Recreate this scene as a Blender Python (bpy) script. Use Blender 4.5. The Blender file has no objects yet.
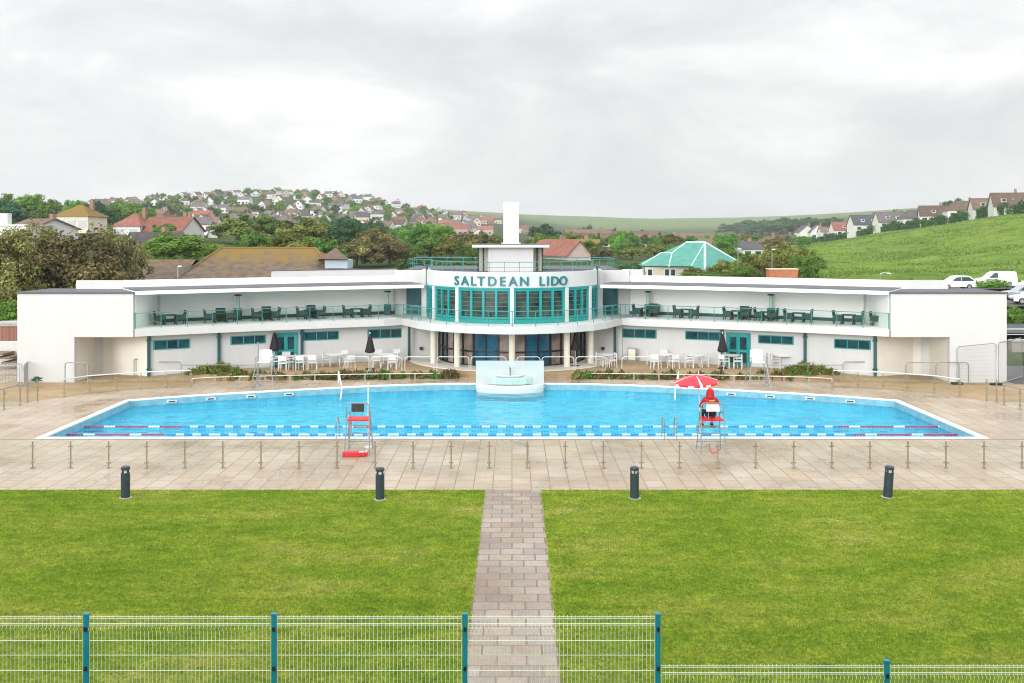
import bpy, bmesh, math, random
import numpy as np
from mathutils import Vector, Matrix
from mathutils.geometry import tessellate_polygon

random.seed(7); np.random.seed(7)
R = math.radians
scene = bpy.context.scene
COL = scene.collection
H, F, YH = 8.6, 1000.0, 236.0            # eye height, focal length in pixels, horizon row

def g(x, y, z=0.0):                       # point of a level surface seen in this direction
    D = (H - z) * F / (y - YH)
    return Vector(((x - 512) * D / F, D, z))
def at(x, y, D):
    return Vector(((x - 512) * D / F, D, H - (y - YH) * D / F))

# ------------------------------------------------------------------ materials
def nn(nt, t, **kw):
    n = nt.nodes.new(t)
    for k, v in kw.items():
        setattr(n, k, v)
    return n
def ramp(nt, stops, fac):
    r = nn(nt, 'ShaderNodeValToRGB')
    el = r.color_ramp.elements
    while len(el) < len(stops): el.new(0.5)
    for e, (p, c) in zip(el, stops):
        e.position = p
        e.color = (*c, 1) if len(c) == 3 else c
    nt.links.new(fac, r.inputs[0])
    return r.outputs[0]
def newmat(name):
    m = bpy.data.materials.new(name); m.use_nodes = True
    nt = m.node_tree
    b = nt.nodes['Principled BSDF']
    return m, nt, b
def mul(c, k): return tuple(max(0.0, min(1.0, v * k)) for v in c[:3])
def mat(name, col, rough=0.6, var=0.12, scale=3.0, metal=0.0, spec=0.4, bump=0.0, col2=None, bscale=None, stretch=None, objrand=0.0):
    m, nt, b = newmat(name)
    L = nt.links
    geo = nn(nt, 'ShaderNodeNewGeometry')
    vec = geo.outputs['Position']
    if stretch:
        mp = nn(nt, 'ShaderNodeMapping'); mp.inputs['Scale'].default_value = stretch
        L.new(vec, mp.inputs[0]); vec = mp.outputs[0]
    no = nn(nt, 'ShaderNodeTexNoise'); no.inputs['Scale'].default_value = scale; no.inputs['Detail'].default_value = 5
    L.new(vec, no.inputs['Vector'])
    c = ramp(nt, [(0.3, mul(col, 1 - var)), (0.7, mul(col2 or col, 1 + var))], no.outputs[0])
    if objrand:
        oi = nn(nt, 'ShaderNodeObjectInfo')
        hs = nn(nt, 'ShaderNodeHueSaturation')
        mr = nn(nt, 'ShaderNodeMapRange'); mr.inputs[3].default_value = 1 - objrand; mr.inputs[4].default_value = 1 + objrand
        L.new(oi.outputs['Random'], mr.inputs[0]); L.new(mr.outputs[0], hs.inputs['Value']); L.new(c, hs.inputs['Color'])
        c = hs.outputs[0]
    L.new(c, b.inputs['Base Color'])
    b.inputs['Roughness'].default_value = rough
    b.inputs['Metallic'].default_value = metal
    b.inputs['Specular IOR Level'].default_value = spec
    if bump:
        n2 = nn(nt, 'ShaderNodeTexNoise'); n2.inputs['Scale'].default_value = bscale or scale * 6; n2.inputs['Detail'].default_value = 4
        L.new(geo.outputs['Position'], n2.inputs['Vector'])
        bp = nn(nt, 'ShaderNodeBump'); bp.inputs['Strength'].default_value = bump; bp.inputs['Distance'].default_value = 0.05
        L.new(n2.outputs[0], bp.inputs['Height']); L.new(bp.outputs[0], b.inputs['Normal'])
    return m
def glassmat(name, tint, rough=0.02, ior=1.45, bump=False, refl=1.0):
    m = bpy.data.materials.new(name); m.use_nodes = True
    nt = m.node_tree; nt.nodes.clear(); L = nt.links
    out = nn(nt, 'ShaderNodeOutputMaterial')
    tr = nn(nt, 'ShaderNodeBsdfTransparent'); tr.inputs[0].default_value = (*tint, 1)
    gl = nn(nt, 'ShaderNodeBsdfGlossy'); gl.inputs['Roughness'].default_value = rough
    fr = nn(nt, 'ShaderNodeLayerWeight'); fr.inputs[0].default_value = .5
    mx = nn(nt, 'ShaderNodeMixShader')
    f0 = ((ior - 1) / (ior + 1)) ** 2
    p5 = nn(nt, 'ShaderNodeMath', operation='POWER'); p5.inputs[1].default_value = 5; L.new(fr.outputs['Facing'], p5.inputs[0])
    ma = nn(nt, 'ShaderNodeMath', operation='MULTIPLY_ADD'); ma.inputs[1].default_value = 1 - f0; ma.inputs[2].default_value = f0; L.new(p5.outputs[0], ma.inputs[0])
    fac = ma.outputs[0]
    if refl != 1.0:
        mm = nn(nt, 'ShaderNodeMath', operation='MULTIPLY'); mm.inputs[1].default_value = refl
        L.new(fac, mm.inputs[0]); fac = mm.outputs[0]
    src = tr
    if bump:
        rf = nn(nt, 'ShaderNodeBsdfRefraction'); rf.inputs['Color'].default_value = (*tint, 1); rf.inputs['IOR'].default_value = 1.33; rf.inputs['Roughness'].default_value = .02
        src = nn(nt, 'ShaderNodeMixShader'); src.inputs[0].default_value = .45; L.new(tr.outputs[0], src.inputs[1]); L.new(rf.outputs[0], src.inputs[2])
    L.new(fac, mx.inputs[0]); L.new(src.outputs[0], mx.inputs[1]); L.new(gl.outputs[0], mx.inputs[2])
    L.new(mx.outputs[0], out.inputs[0])
    if bump:
        geo = nn(nt, 'ShaderNodeNewGeometry')
        mp = nn(nt, 'ShaderNodeMapping'); mp.inputs['Scale'].default_value = (.30, 1.0, 1)
        L.new(geo.outputs['Position'], mp.inputs[0])
        n1 = nn(nt, 'ShaderNodeTexNoise'); n1.inputs['Scale'].default_value = 1.15; n1.inputs['Detail'].default_value = 3; n1.inputs['Distortion'].default_value = 0.6; n1.inputs['Roughness'].default_value = .62
        L.new(mp.outputs[0], n1.inputs['Vector'])
        bp = nn(nt, 'ShaderNodeBump'); bp.inputs['Strength'].default_value = 1.0; bp.inputs['Distance'].default_value = 0.95
        L.new(n1.outputs[0], bp.inputs['Height'])
        for n in (gl, fr, rf): L.new(bp.outputs[0], n.inputs['Normal'])
    return m
def brickmat(name, cols, mortar, bw, bh, rot=0.0, msize=0.012, rough=0.7, spec=0.4, bump=0.3, stain=None, squash=1.0, offset=0.5, wet=0.0):
    m, nt, b = newmat(name); L = nt.links
    geo = nn(nt, 'ShaderNodeNewGeometry')
    mp = nn(nt, 'ShaderNodeMapping'); mp.inputs['Rotation'].default_value = (0, 0, rot)
    L.new(geo.outputs['Position'], mp.inputs[0])
    br = nn(nt, 'ShaderNodeTexBrick')
    br.inputs['Scale'].default_value = 1; br.inputs['Brick Width'].default_value = bw; br.inputs['Row Height'].default_value = bh
    br.inputs['Mortar Size'].default_value = msize; br.inputs['Mortar Smooth'].default_value = 0.4
    br.inputs['Color1'].default_value = (0, 0, 0, 1); br.inputs['Color2'].default_value = (1, 1, 1, 1); br.inputs['Mortar'].default_value = (0.5, 0.5, 0.5, 1)
    br.offset = offset
    L.new(mp.outputs[0], br.inputs['Vector'])
    n = len(cols)
    c = ramp(nt, [(i / max(1, n - 1), col) for i, col in enumerate(cols)], br.outputs['Color'])
    no = nn(nt, 'ShaderNodeTexNoise'); no.inputs['Scale'].default_value = 0.35; no.inputs['Detail'].default_value = 8; no.inputs['Roughness'].default_value = 0.62
    L.new(geo.outputs['Position'], no.inputs['Vector'])
    st = ramp(nt, [(0.35, stain or (0.8, 0.78, 0.75)), (0.6, (1, 1, 1))], no.outputs[0])
    mx = nn(nt, 'ShaderNodeMix', data_type='RGBA', blend_type='MULTIPLY'); mx.inputs[0].default_value = 1
    L.new(c, mx.inputs[6]); L.new(st, mx.inputs[7])
    n3 = nn(nt, 'ShaderNodeTexNoise'); n3.inputs['Scale'].default_value = 9; n3.inputs['Detail'].default_value = 4
    L.new(geo.outputs['Position'], n3.inputs['Vector'])
    s3 = ramp(nt, [(0.3, (0.86, 0.86, 0.86)), (0.7, (1.08, 1.08, 1.08))], n3.outputs[0])
    m3 = nn(nt, 'ShaderNodeMix', data_type='RGBA', blend_type='MULTIPLY'); m3.inputs[0].default_value = 1
    L.new(mx.outputs[2], m3.inputs[6]); L.new(s3, m3.inputs[7])
    m2 = nn(nt, 'ShaderNodeMix', data_type='RGBA')
    L.new(br.outputs['Fac'], m2.inputs[0]); L.new(m3.outputs[2], m2.inputs[6]); m2.inputs[7].default_value = (*mortar, 1)
    L.new(m2.outputs[2], b.inputs['Base Color'])
    if wet:
        rr = ramp(nt, [(0.38, (rough - wet,) * 3), (0.62, (rough,) * 3)], no.outputs[0]); L.new(rr, b.inputs['Roughness'])
    else:
        b.inputs['Roughness'].default_value = rough
    b.inputs['Specular IOR Level'].default_value = spec
    bp = nn(nt, 'ShaderNodeBump'); bp.inputs['Strength'].default_value = bump; bp.inputs['Distance'].default_value = 0.02; bp.invert = True
    L.new(br.outputs['Fac'], bp.inputs['Height']); L.new(bp.outputs[0], b.inputs['Normal'])
    return m
def leafmat(name, c1, c2, c3=None):
    c1, c2, c3 = mul(c1, 1.35), mul(c2, 1.5), mul(c3 or mul(c2, 1.3), 1.5)
    m, nt, b = newmat(name); L = nt.links
    a = nn(nt, 'ShaderNodeAttribute', attribute_name='tint')
    st = [(0.0, c1), (0.65, c2), (1.0, c3 or mul(c2, 1.3))]
    c = ramp(nt, st, a.outputs['Fac'])
    oi = nn(nt, 'ShaderNodeObjectInfo')
    hs = nn(nt, 'ShaderNodeHueSaturation')
    mr = nn(nt, 'ShaderNodeMapRange'); mr.inputs[3].default_value = 0.75; mr.inputs[4].default_value = 1.2
    L.new(oi.outputs['Random'], mr.inputs[0]); L.new(mr.outputs[0], hs.inputs['Value']); L.new(c, hs.inputs['Color'])
    mr2 = nn(nt, 'ShaderNodeMapRange'); mr2.inputs[3].default_value = 0.485; mr2.inputs[4].default_value = 0.52
    L.new(oi.outputs['Random'], mr2.inputs[0]); L.new(mr2.outputs[0], hs.inputs['Hue'])
    L.new(hs.outputs[0], b.inputs['Base Color']); b.inputs['Roughness'].default_value = 0.65; b.inputs['Specular IOR Level'].default_value = 0.25
    tl = nn(nt, 'ShaderNodeBsdfTranslucent'); L.new(hs.outputs[0], tl.inputs[0])
    mx = nn(nt, 'ShaderNodeMixShader'); mx.inputs[0].default_value = 0.3
    L.new(b.outputs[0], mx.inputs[1]); L.new(tl.outputs[0], mx.inputs[2])
    L.new(mx.outputs[0], nt.nodes['Material Output'].inputs[0])
    return m

M = {}
M['white'] = mat('white_render', (0.595, 0.595, 0.59), 0.85, 0.028, 1.1, bump=0.1, bscale=26, stretch=(1.6, 1.6, .22), spec=.2)
M['whitelifted'] = mat('shade_lifted_white', (0.86, 0.86, 0.84), 0.8, 0.02, 0.8, spec=.2)  # wall white with its colour raised to offset the loggia's shade
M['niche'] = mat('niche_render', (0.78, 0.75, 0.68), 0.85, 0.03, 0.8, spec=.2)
M['cream'] = mat('cream_render', (0.74, 0.70, 0.61), 0.85, 0.03, 0.8, spec=.2)
M['roofgrey'] = mat('roof_membrane', (0.10, 0.105, 0.115), 0.7, 0.15, 0.8)
M['teal'] = mat('teal_paint', (0.012, 0.27, 0.265), 0.4, 0.08, 2)
M['tealdark'] = mat('dark_teal_paint', (0.01, 0.085, 0.10), 0.4, 0.1, 2)
M['tealrail'] = mat('teal_rail_paint', (0.05, 0.25, 0.25), 0.4, 0.08, 2)
M['fenceteal'] = mat('fence_post_paint', (0.006, 0.20, 0.25), 0.35, 0.08, 4)
M['letter'] = mat('letter_paint', (0.01, 0.17, 0.18), 0.4, 0.06, 2)
M['glass'] = glassmat('clear_glass', (0.972, 0.992, 0.985), refl=.45)
M['glasspale'] = glassmat('pale_green_glass', (0.94, 0.985, 0.975), refl=.8)
M['water'] = glassmat('pool_water', (0.82, 0.985, 1.0), 0.03, 1.33, bump=True, refl=.8)
M['pane'] = mat('dark_pane', (0.012, 0.05, 0.055), 0.06, 0.7, 1.2, spec=0.6)
M['panebrown'] = mat('brown_pane', (0.27, 0.215, 0.19), 0.15, 0.5, 1.4, spec=0.5)  # brown stands for reflections, put into the pane colour
M['paneblue'] = mat('blue_pane', (0.006, 0.075, 0.14), 0.08, 0.5, 0.9, spec=0.6)
M['louvre'] = mat('louvre_interior', (0.015, 0.03, 0.032), 0.2, 0.7, 1.4, col2=(0.06, 0.065, 0.05), spec=0.5)
M['steel'] = mat('brushed_steel', (0.30, 0.31, 0.32), 0.42, 0.06, 5, metal=0.35)
M['bronze'] = mat('weathered_post_steel', (0.30, 0.25, 0.18), 0.45, 0.15, 6, metal=0.35)
M['whitemetal'] = mat('white_painted_metal', (0.66, 0.66, 0.655), 0.4, 0.03, 4)
M['wire'] = mat('galvanised_wire', (0.72, 0.78, 0.62), 0.45, 0.05, 4, metal=0.15)
M['slate'] = mat('bollard_slate_paint', (0.030, 0.050, 0.062), 0.45, 0.12, 6)
M['red'] = mat('red_plastic', (0.72, 0.015, 0.03), 0.45, 0.06, 5)
M['black'] = mat('black_plastic', (0.015, 0.015, 0.018), 0.5, 0.2, 6)
M['rattan'] = mat('dark_rattan', (0.028, 0.07, 0.066), 0.6, 0.35, 14, bump=.4, bscale=60)
M['rattanbrown'] = mat('brown_rattan', (0.12, 0.09, 0.055), 0.6, 0.3, 14)
M['parasolblack'] = mat('black_canvas', (0.025, 0.02, 0.022), 0.8, 0.25, 5)
M['basin'] = brickmat('pool_tiles', [(0.04, 0.47, 0.68), (0.07, 0.56, 0.75), (0.13, 0.64, 0.80)], (0.12, 0.63, 0.79), .5, .5, msize=.012, bump=.05, stain=(0.62, 0.82, 0.93), offset=0)
M['pooledge'] = mat('pool_edge_tiles', (0.19, 0.40, 0.47), 0.35, 0.16, 3.0, bump=.05)
M['coping'] = mat('white_coping', (0.78, 0.78, 0.76), 0.6, 0.06, 2)
M['deck'] = brickmat('deck_slabs', [(0.425, 0.335, 0.245), (0.455, 0.375, 0.29), (0.44, 0.345, 0.24), (0.47, 0.40, 0.32), (0.43, 0.355, 0.275)], (0.22, 0.135, 0.075), 0.95, 0.66, rot=R(90), msize=.018, rough=.55, stain=(0.72, 0.64, 0.56), wet=.35, spec=.35)
M['tan'] = brickmat('terrace_slabs', [(0.36, 0.25, 0.135), (0.42, 0.30, 0.17), (0.39, 0.27, 0.145)], (0.26, 0.17, 0.09), 0.9, 0.6, msize=.012, rough=.7, stain=(0.78, 0.74, 0.68))
M['pavers'] = brickmat('path_pavers', [(0.34, 0.27, 0.215), (0.305, 0.26, 0.23), (0.385, 0.325, 0.28), (0.36, 0.29, 0.225), (0.32, 0.275, 0.245), (0.40, 0.34, 0.29)], (0.20, 0.15, 0.10), 0.62, 0.5, msize=.02, rough=.75, stain=(0.72, 0.68, 0.66), bump=.7)
M['redbrick'] = brickmat('red_brick', [(0.26, 0.10, 0.06), (0.33, 0.14, 0.08), (0.30, 0.13, 0.09)], (0.35, 0.31, 0.27), .25, .08, msize=.01)
M['asphalt'] = mat('asphalt', (0.075, 0.078, 0.082), 0.8, 0.2, 1.5)
M['kerb'] = mat('kerb_stone', (0.45, 0.44, 0.42), 0.8, 0.1, 2)
M['bark'] = mat('bark', (0.075, 0.055, 0.04), 0.9, 0.3, 4)
M['skin'] = mat('skin', (0.50, 0.30, 0.22), 0.5, 0.05, 10)
M['navy'] = mat('dark_trousers', (0.014, 0.016, 0.026), 0.8, 0.2, 9)
M['jacket'] = mat('red_jacket', (0.42, 0.012, 0.018), 0.7, 0.2, 9)
M['yellow'] = mat('yellow_print', (0.75, 0.50, 0.03), 0.6, 0.05, 9)
M['redfloat'] = mat('crimson_float', (0.42, 0.03, 0.11), 0.4, 0.1, 5)
M['bluefloat'] = mat('blue_float', (0.03, 0.22, 0.52), 0.4, 0.1, 5)
M['whitefloat'] = mat('white_float', (0.80, 0.82, 0.82), 0.4, 0.04, 5)
M['fountgreen'] = mat('green_glazed_tile', (0.30, 0.56, 0.47), 0.25, 0.15, 5)
M['timber'] = mat('brown_tread', (0.20, 0.14, 0.085), 0.7, 0.2, 6)
M['mossroof'] = mat('mossy_tile_roof', (0.105, 0.080, 0.066), 0.9, 0.2, 1.6, col2=(0.15, 0.105, 0.065), bump=.5, bscale=9)
nt = M['mossroof'].node_tree; L = nt.links; b = nt.nodes['Principled BSDF']            # moss gathers near the ridge
geo = nn(nt, 'ShaderNodeNewGeometry'); sp = nn(nt, 'ShaderNodeSeparateXYZ'); L.new(geo.outputs['Position'], sp.inputs[0])
no = nn(nt, 'ShaderNodeTexNoise'); no.inputs['Scale'].default_value = .8; no.inputs['Detail'].default_value = 7; no.inputs['Roughness'].default_value = .7; L.new(geo.outputs['Position'], no.inputs['Vector'])
mr = nn(nt, 'ShaderNodeMapRange'); mr.inputs[1].default_value = 4.5; mr.inputs[2].default_value = 8.2; mr.inputs[3].default_value = -.35; mr.inputs[4].default_value = .42; L.new(sp.outputs['Z'], mr.inputs[0])
ad = nn(nt, 'ShaderNodeMath', operation='ADD'); L.new(mr.outputs[0], ad.inputs[0]); L.new(no.outputs[0], ad.inputs[1])
fc = ramp(nt, [(.42, (0, 0, 0)), (.72, (1, 1, 1))], ad.outputs[0])
mx = nn(nt, 'ShaderNodeMix', data_type='RGBA'); L.new(fc, mx.inputs[0]); L.new(b.inputs['Base Color'].links[0].from_socket, mx.inputs[6]); mx.inputs[7].default_value = (.20, .125, .028, 1); L.new(mx.outputs[2], b.inputs['Base Color'])
M['greyroof'] = mat('grey_tile_roof', (0.115, 0.105, 0.105), 0.9, 0.25, 0.8, bump=.4, bscale=7, objrand=.25)
M['brownroof'] = mat('brown_tile_roof', (0.135, 0.088, 0.065), 0.9, 0.25, 0.8, bump=.4, bscale=7, objrand=.3)
M['redroof'] = mat('red_tile_roof', (0.25, 0.10, 0.07), 0.9, 0.2, 0.8, bump=.4, bscale=7, objrand=.2)
M['slateroof'] = mat('dark_slate_roof', (0.085, 0.085, 0.095), 0.8, 0.2, 0.8, objrand=.25)
M['tealroof'] = mat('green_tile_roof', (0.06, 0.26, 0.21), 0.6, 0.16, 1.2, bump=.4, bscale=6)
M['housewhite'] = mat('house_white', (0.63, 0.62, 0.595), 0.85, 0.04, 1, objrand=.06)
M['housecream'] = mat('house_cream', (0.62, 0.56, 0.45), 0.85, 0.05, 1, objrand=.08)
M['housebrick'] = mat('house_brick', (0.30, 0.18, 0.135), 0.9, 0.12, 2, objrand=.12)
M['housepink'] = mat('house_pink', (0.50, 0.40, 0.36), 0.9, 0.08, 2, objrand=.1)
M['orange'] = mat('orange_brick', (0.42, 0.16, 0.075), 0.8, 0.2, 3)
M['carwhite'] = mat('white_car_paint', (0.78, 0.78, 0.78), 0.25, 0.02, 2, spec=.6)
M['carsilver'] = mat('silver_car_paint', (0.42, 0.45, 0.48), 0.25, 0.05, 2, metal=.4)
M['cardark'] = mat('dark_car_paint', (0.03, 0.035, 0.045), 0.25, 0.05, 2, spec=.6)
M['rubber'] = mat('tyre_rubber', (0.02, 0.02, 0.02), 0.8, 0.1, 8)
M['lampglow'] = mat('lamp_lens', (0.7, 0.7, 0.66), 0.3, 0.02, 8)
M['leafgreen'] = leafmat('mid_green_leaves', (0.035, 0.088, 0.014), (0.092, 0.178, 0.026), (0.14, 0.225, 0.038))
M['leafbright'] = leafmat('bright_green_leaves', (0.045, 0.115, 0.012), (0.12, 0.235, 0.025), (0.18, 0.29, 0.04))
M['leafdark'] = leafmat('dark_green_leaves', (0.012, 0.05, 0.02), (0.035, 0.105, 0.032), (0.055, 0.14, 0.04))
M['leafbrown'] = leafmat('brown_olive_leaves', (0.046, 0.042, 0.014), (0.142, 0.128, 0.042), (0.27, 0.23, 0.09))
M['leafolive'] = leafmat('olive_leaves', (0.055, 0.072, 0.014), (0.135, 0.155, 0.028), (0.22, 0.205, 0.05))
M['hedge'] = leafmat('hedge_leaves', (0.015, 0.05, 0.012), (0.04, 0.105, 0.022), (0.06, 0.14, 0.03))

# ------------------------------------------------------------------ mesh builder
class MB:
    def __init__(s): s.v = []; s.f = []; s.m = []
    def add(s, vs, fs, m=0):
        o = len(s.v); s.v += [tuple(p) for p in vs]
        for f in fs: s.f.append(tuple(i + o for i in f)); s.m.append(m)
        return s
    def box(s, c, d, rz=0.0, m=0, rx=0.0):
        x, y, z = (k / 2 for k in d)
        P = [(-x, -y, -z), (x, -y, -z), (x, y, -z), (-x, y, -z), (-x, -y, z), (x, -y, z), (x, y, z), (-x, y, z)]
        if rz or rx:
            q = Matrix.Rotation(rz, 3, 'Z') @ Matrix.Rotation(rx, 3, 'X'); P = [q @ Vector(p) for p in P]
        P = [(p[0] + c[0], p[1] + c[1], p[2] + c[2]) for p in P]
        return s.add(P, [(0, 3, 2, 1), (4, 5, 6, 7), (0, 1, 5, 4), (1, 2, 6, 5), (2, 3, 7, 6), (3, 0, 4, 7)], m)
    def b2(s, a, b, m=0):
        return s.box([(a[i] + b[i]) / 2 for i in range(3)], [abs(b[i] - a[i]) for i in range(3)], 0, m)
    def bar(s, a, b, w, h, m=0):                   # box beam from a to b
        a, b = Vector(a), Vector(b); d = b - a; L = d.length
        if L < 1e-6: return s
        q = d.to_track_quat('X', 'Z').to_matrix(); c = (a + b) / 2
        P = [Vector(p) for p in [(-L/2, -w/2, -h/2), (L/2, -w/2, -h/2), (L/2, w/2, -h/2), (-L/2, w/2, -h/2), (-L/2, -w/2, h/2), (L/2, -w/2, h/2), (L/2, w/2, h/2), (-L/2, w/2, h/2)]]
        return s.add([q @ p + c for p in P], [(0, 3, 2, 1), (4, 5, 6, 7), (0, 1, 5, 4), (1, 2, 6, 5), (2, 3, 7, 6), (3, 0, 4, 7)], m)
    def tube(s, pts, r, n=6, m=0, r2=None):
        pts = [Vector(p) for p in pts]; k = len(pts); o = len(s.v)
        for i, p in enumerate(pts):
            d = (pts[min(i + 1, k - 1)] - pts[max(i - 1, 0)]).normalized()
            u = d.cross(Vector((0, 0, 1)))
            if u.length < 0.05: u = d.cross(Vector((0, 1, 0)))
            u.normalize(); w = u.cross(d)
            rr = r if r2 is None else r + (r2 - r) * i / max(1, k - 1)
            for j in range(n):
                a = 2 * math.pi * j / n
                s.v.append(tuple(p + u * rr * math.cos(a) + w * rr * math.sin(a)))
        for i in range(k - 1):
            for j in range(n):
                a = o + i * n + j; b = o + i * n + (j + 1) % n
                s.f.append((a, b, b + n, a + n)); s.m.append(m)
        s.f.append(tuple(o + j for j in reversed(range(n)))); s.m.append(m)
        s.f.append(tuple(o + (k - 1) * n + j for j in range(n))); s.m.append(m)
        return s
    def prism(s, poly, z0, z1, m=0):               # any polygon, capped by tessellation
        n = len(poly)
        tri = tessellate_polygon([[Vector((p[0], p[1], 0)) for p in poly]])
        vs = [(p[0], p[1], z0) for p in poly] + [(p[0], p[1], z1) for p in poly]
        fs = [(i, (i + 1) % n, (i + 1) % n + n, i + n) for i in range(n)]
        for t in tri: fs += [tuple(t), tuple(i + n for i in t)]
        return s.add(vs, fs, m)
    def ribbon(s, pts, th, z0, z1, m=0):           # vertical wall following a plan line, thickness to the back (+Y side)
        P = [Vector((p[0], p[1])) for p in pts]; k = len(P); Q = []
        for i in range(k):
            d = (P[min(i + 1, k - 1)] - P[max(i - 1, 0)]).normalized(); nrm = Vector((-d.y, d.x))
            Q.append(P[i] + nrm * th)
        vs = []
        for p, q in zip(P, Q): vs += [(p.x, p.y, z0), (q.x, q.y, z0), (q.x, q.y, z1), (p.x, p.y, z1)]
        fs = []
        for i in range(k - 1):
            a, b = 4 * i, 4 * i + 4
            for e in range(4): fs.append((a + e, a + (e + 1) % 4, b + (e + 1) % 4, b + e))
        fs += [(0, 3, 2, 1), tuple(4 * (k - 1) + e for e in range(4))]
        return s.add(vs, fs, m)
    def lathe(s, prof, c=(0, 0, 0), n=16, m=0, a0=0, a1=2 * math.pi):
        o = len(s.v); full = abs(a1 - a0 - 2 * math.pi) < 1e-6; k = n if full else n + 1
        for r, z in prof:
            for j in range(k):
                a = a0 + (a1 - a0) * j / n
                s.v.append((c[0] + r * math.cos(a), c[1] + r * math.sin(a), c[2] + z))
        for i in range(len(prof) - 1):
            for j in range(n):
                a = o + i * k + j; b = o + i * k + (j + 1) % k
                s.f.append((a, b, b + k, a + k)); s.m.append(m)
        return s
    def build(s, name, mats, parent=None, loc=None, smooth=False, fixn=True):
        me = bpy.data.meshes.new(name); me.from_pydata(s.v, [], s.f)
        mats = mats if isinstance(mats, (list, tuple)) else [mats]
        for k in mats: me.materials.append(M[k] if isinstance(k, str) else k)
        me.polygons.foreach_set('material_index', s.m)
        if smooth: me.polygons.foreach_set('use_smooth', [True] * len(me.polygons))
        if fixn:
            bm = bmesh.new(); bm.from_mesh(me); bmesh.ops.recalc_face_normals(bm, faces=bm.faces); bm.to_mesh(me); bm.free()
        me.update()
        o = bpy.data.objects.new(name, me); COL.objects.link(o)
        if parent: o.parent = parent
        if loc is not None: o.location = loc
        return o
def tag(o, label=None, cat=None, group=None, kind=None):
    if label: o['label'] = label
    if cat: o['category'] = cat
    if group: o['group'] = group
    if kind: o['kind'] = kind
    return o
def thing(name, label, cat, loc=(0, 0, 0), rz=0.0, group=None):
    o = bpy.data.objects.new(name, None); COL.objects.link(o); o.empty_display_size = .3
    o.location = loc; o.rotation_euler = (0, 0, rz)
    return tag(o, label, cat, group)
KIDS = {}
def kids(o):
    return [c for c in o.children]
def copy_tree(o, parent=None):
    c = o.copy(); COL.objects.link(c); c.parent = parent
    for ch in list(o.children): copy_tree(ch, c)
    return c
class Proto:                                       # first use moves the original, later uses copy it
    def __init__(s, root): s.root = root; s.used = False
    def put(s, loc, rz=0.0, label=None, group=None, scale=None, cat=None):
        o = s.root if not s.used else copy_tree(s.root)
        s.used = True
        o.location = loc; o.rotation_euler = (0, 0, rz)
        if scale is not None: o.scale = scale if isinstance(scale, (tuple, list)) else (scale,) * 3
        tag(o, label, cat, group)
        return o
    def drop(s):
        if not s.used:
            for c in list(s.root.children_recursive): bpy.data.objects.remove(c)
            bpy.data.objects.remove(s.root)
def sheet(name, outer, holes, z, m, kind='structure'):
    loops = [[Vector((p[0], p[1], 0)) for p in outer]] + [[Vector((p[0], p[1], 0)) for p in h] for h in holes]
    tri = tessellate_polygon(loops); flat = [p for l in loops for p in l]
    b = MB(); b.add([(p.x, p.y, z) for p in flat], [tuple(t) for t in tri])
    o = b.build(name, m)
    me = o.data
    if me.polygons and sum(p.normal.z for p in me.polygons) < 0: me.flip_normals()
    return tag(o, kind=kind)
def arc(cx, cy, r, a0, a1, n):
    return [(cx + r * math.sin(R(a0 + (a1 - a0) * i / n)), cy - r * math.cos(R(a0 + (a1 - a0) * i / n))) for i in range(n + 1)]
# ------------------------------------------------------------------ terrain
CP = []                                             # (X, Y, z) measured heights
def cp(x, y, D): p = at(x, y, D); CP.append((p.x, p.y, p.z))
for X in (-34, -20, 0, 20, 34):
    for Y in (22, 45, 64): CP.append((X, Y, 0.0))
for X, Y, z in [(-30, 12, 1.9), (0, 12, 1.9), (30, 12, 1.9), (0, 2, 6.4), (-40, 2, 6.4), (40, 2, 6.4), (0, -60, 6.8), (-200, -60, 7), (200, -60, 7),
                (-60, 40, .6), (60, 40, .4), (-30, 78, 1.4), (0, 80, 1.0), (30, 80, 1.3), (-55, 75, 2.2), (52, 76, 1.5), (48, 105, 1.75), (56, 116, 2.4), (35, 116, 2.0),
                (0, 110, 1.2), (-40, 95, 2.0), (20, 120, 1.6), (-90, 60, 3), (90, 60, 2.5), (-150, 60, 7), (160, 60, 14), (-60, 120, 4.6)]: CP.append((X, Y, z))
for a in [(20, 240, 150), (100, 238, 160), (200, 243, 150), (270, 262, 150), (370, 268, 150), (450, 262, 150), (560, 262, 160), (690, 277, 120), (760, 272, 140), (812, 276, 150),
          (300, 228, 500), (200, 225, 420), (130, 226, 350), (60, 224, 300), (0, 218, 300), (-150, 200, 300), (300, 194.5, 1000), (240, 195, 980), (200, 197, 950), (150, 202, 900), (100, 207, 900), (0, 207, 900), (-200, 190, 900),
          (350, 197, 1050), (400, 205.5, 1150), (430, 211, 1250), (470, 214.5, 1500), (440, 232, 600), (380, 228, 550), (250, 208, 720), (350, 210, 760), (160, 212, 650), (420, 219, 850),
          (500, 214, 2200), (560, 216, 2300), (600, 217.0, 2300), (700, 217.8, 2300), (800, 215.5, 2300), (860, 213.0, 2300), (1000, 205, 2300), (1200, 195, 2300), (470, 212.5, 2200), (400, 211, 2300), (200, 212, 2300), (0, 212, 2300),
          (560, 241, 600), (640, 246, 320), (650, 240, 700), (720, 239, 800), (600, 233, 1400), (740, 232, 1300), (540, 247, 350),
          (850, 278, 150), (900, 272, 140), (960, 262, 180), (1020, 272, 140), (900, 256, 230), (1000, 240, 215),
          (806, 247, 520), (850, 240, 460), (900, 231.5, 400), (960, 223, 345), (1024, 214, 300), (1100, 202, 270), (1200, 190, 250), (1100, 240, 180),
          (806, 240, 560), (850, 233, 500), (900, 225, 440), (1024, 209, 330), (830, 236, 800), (1000, 222, 600), (1200, 200, 600)]: cp(*a)
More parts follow.
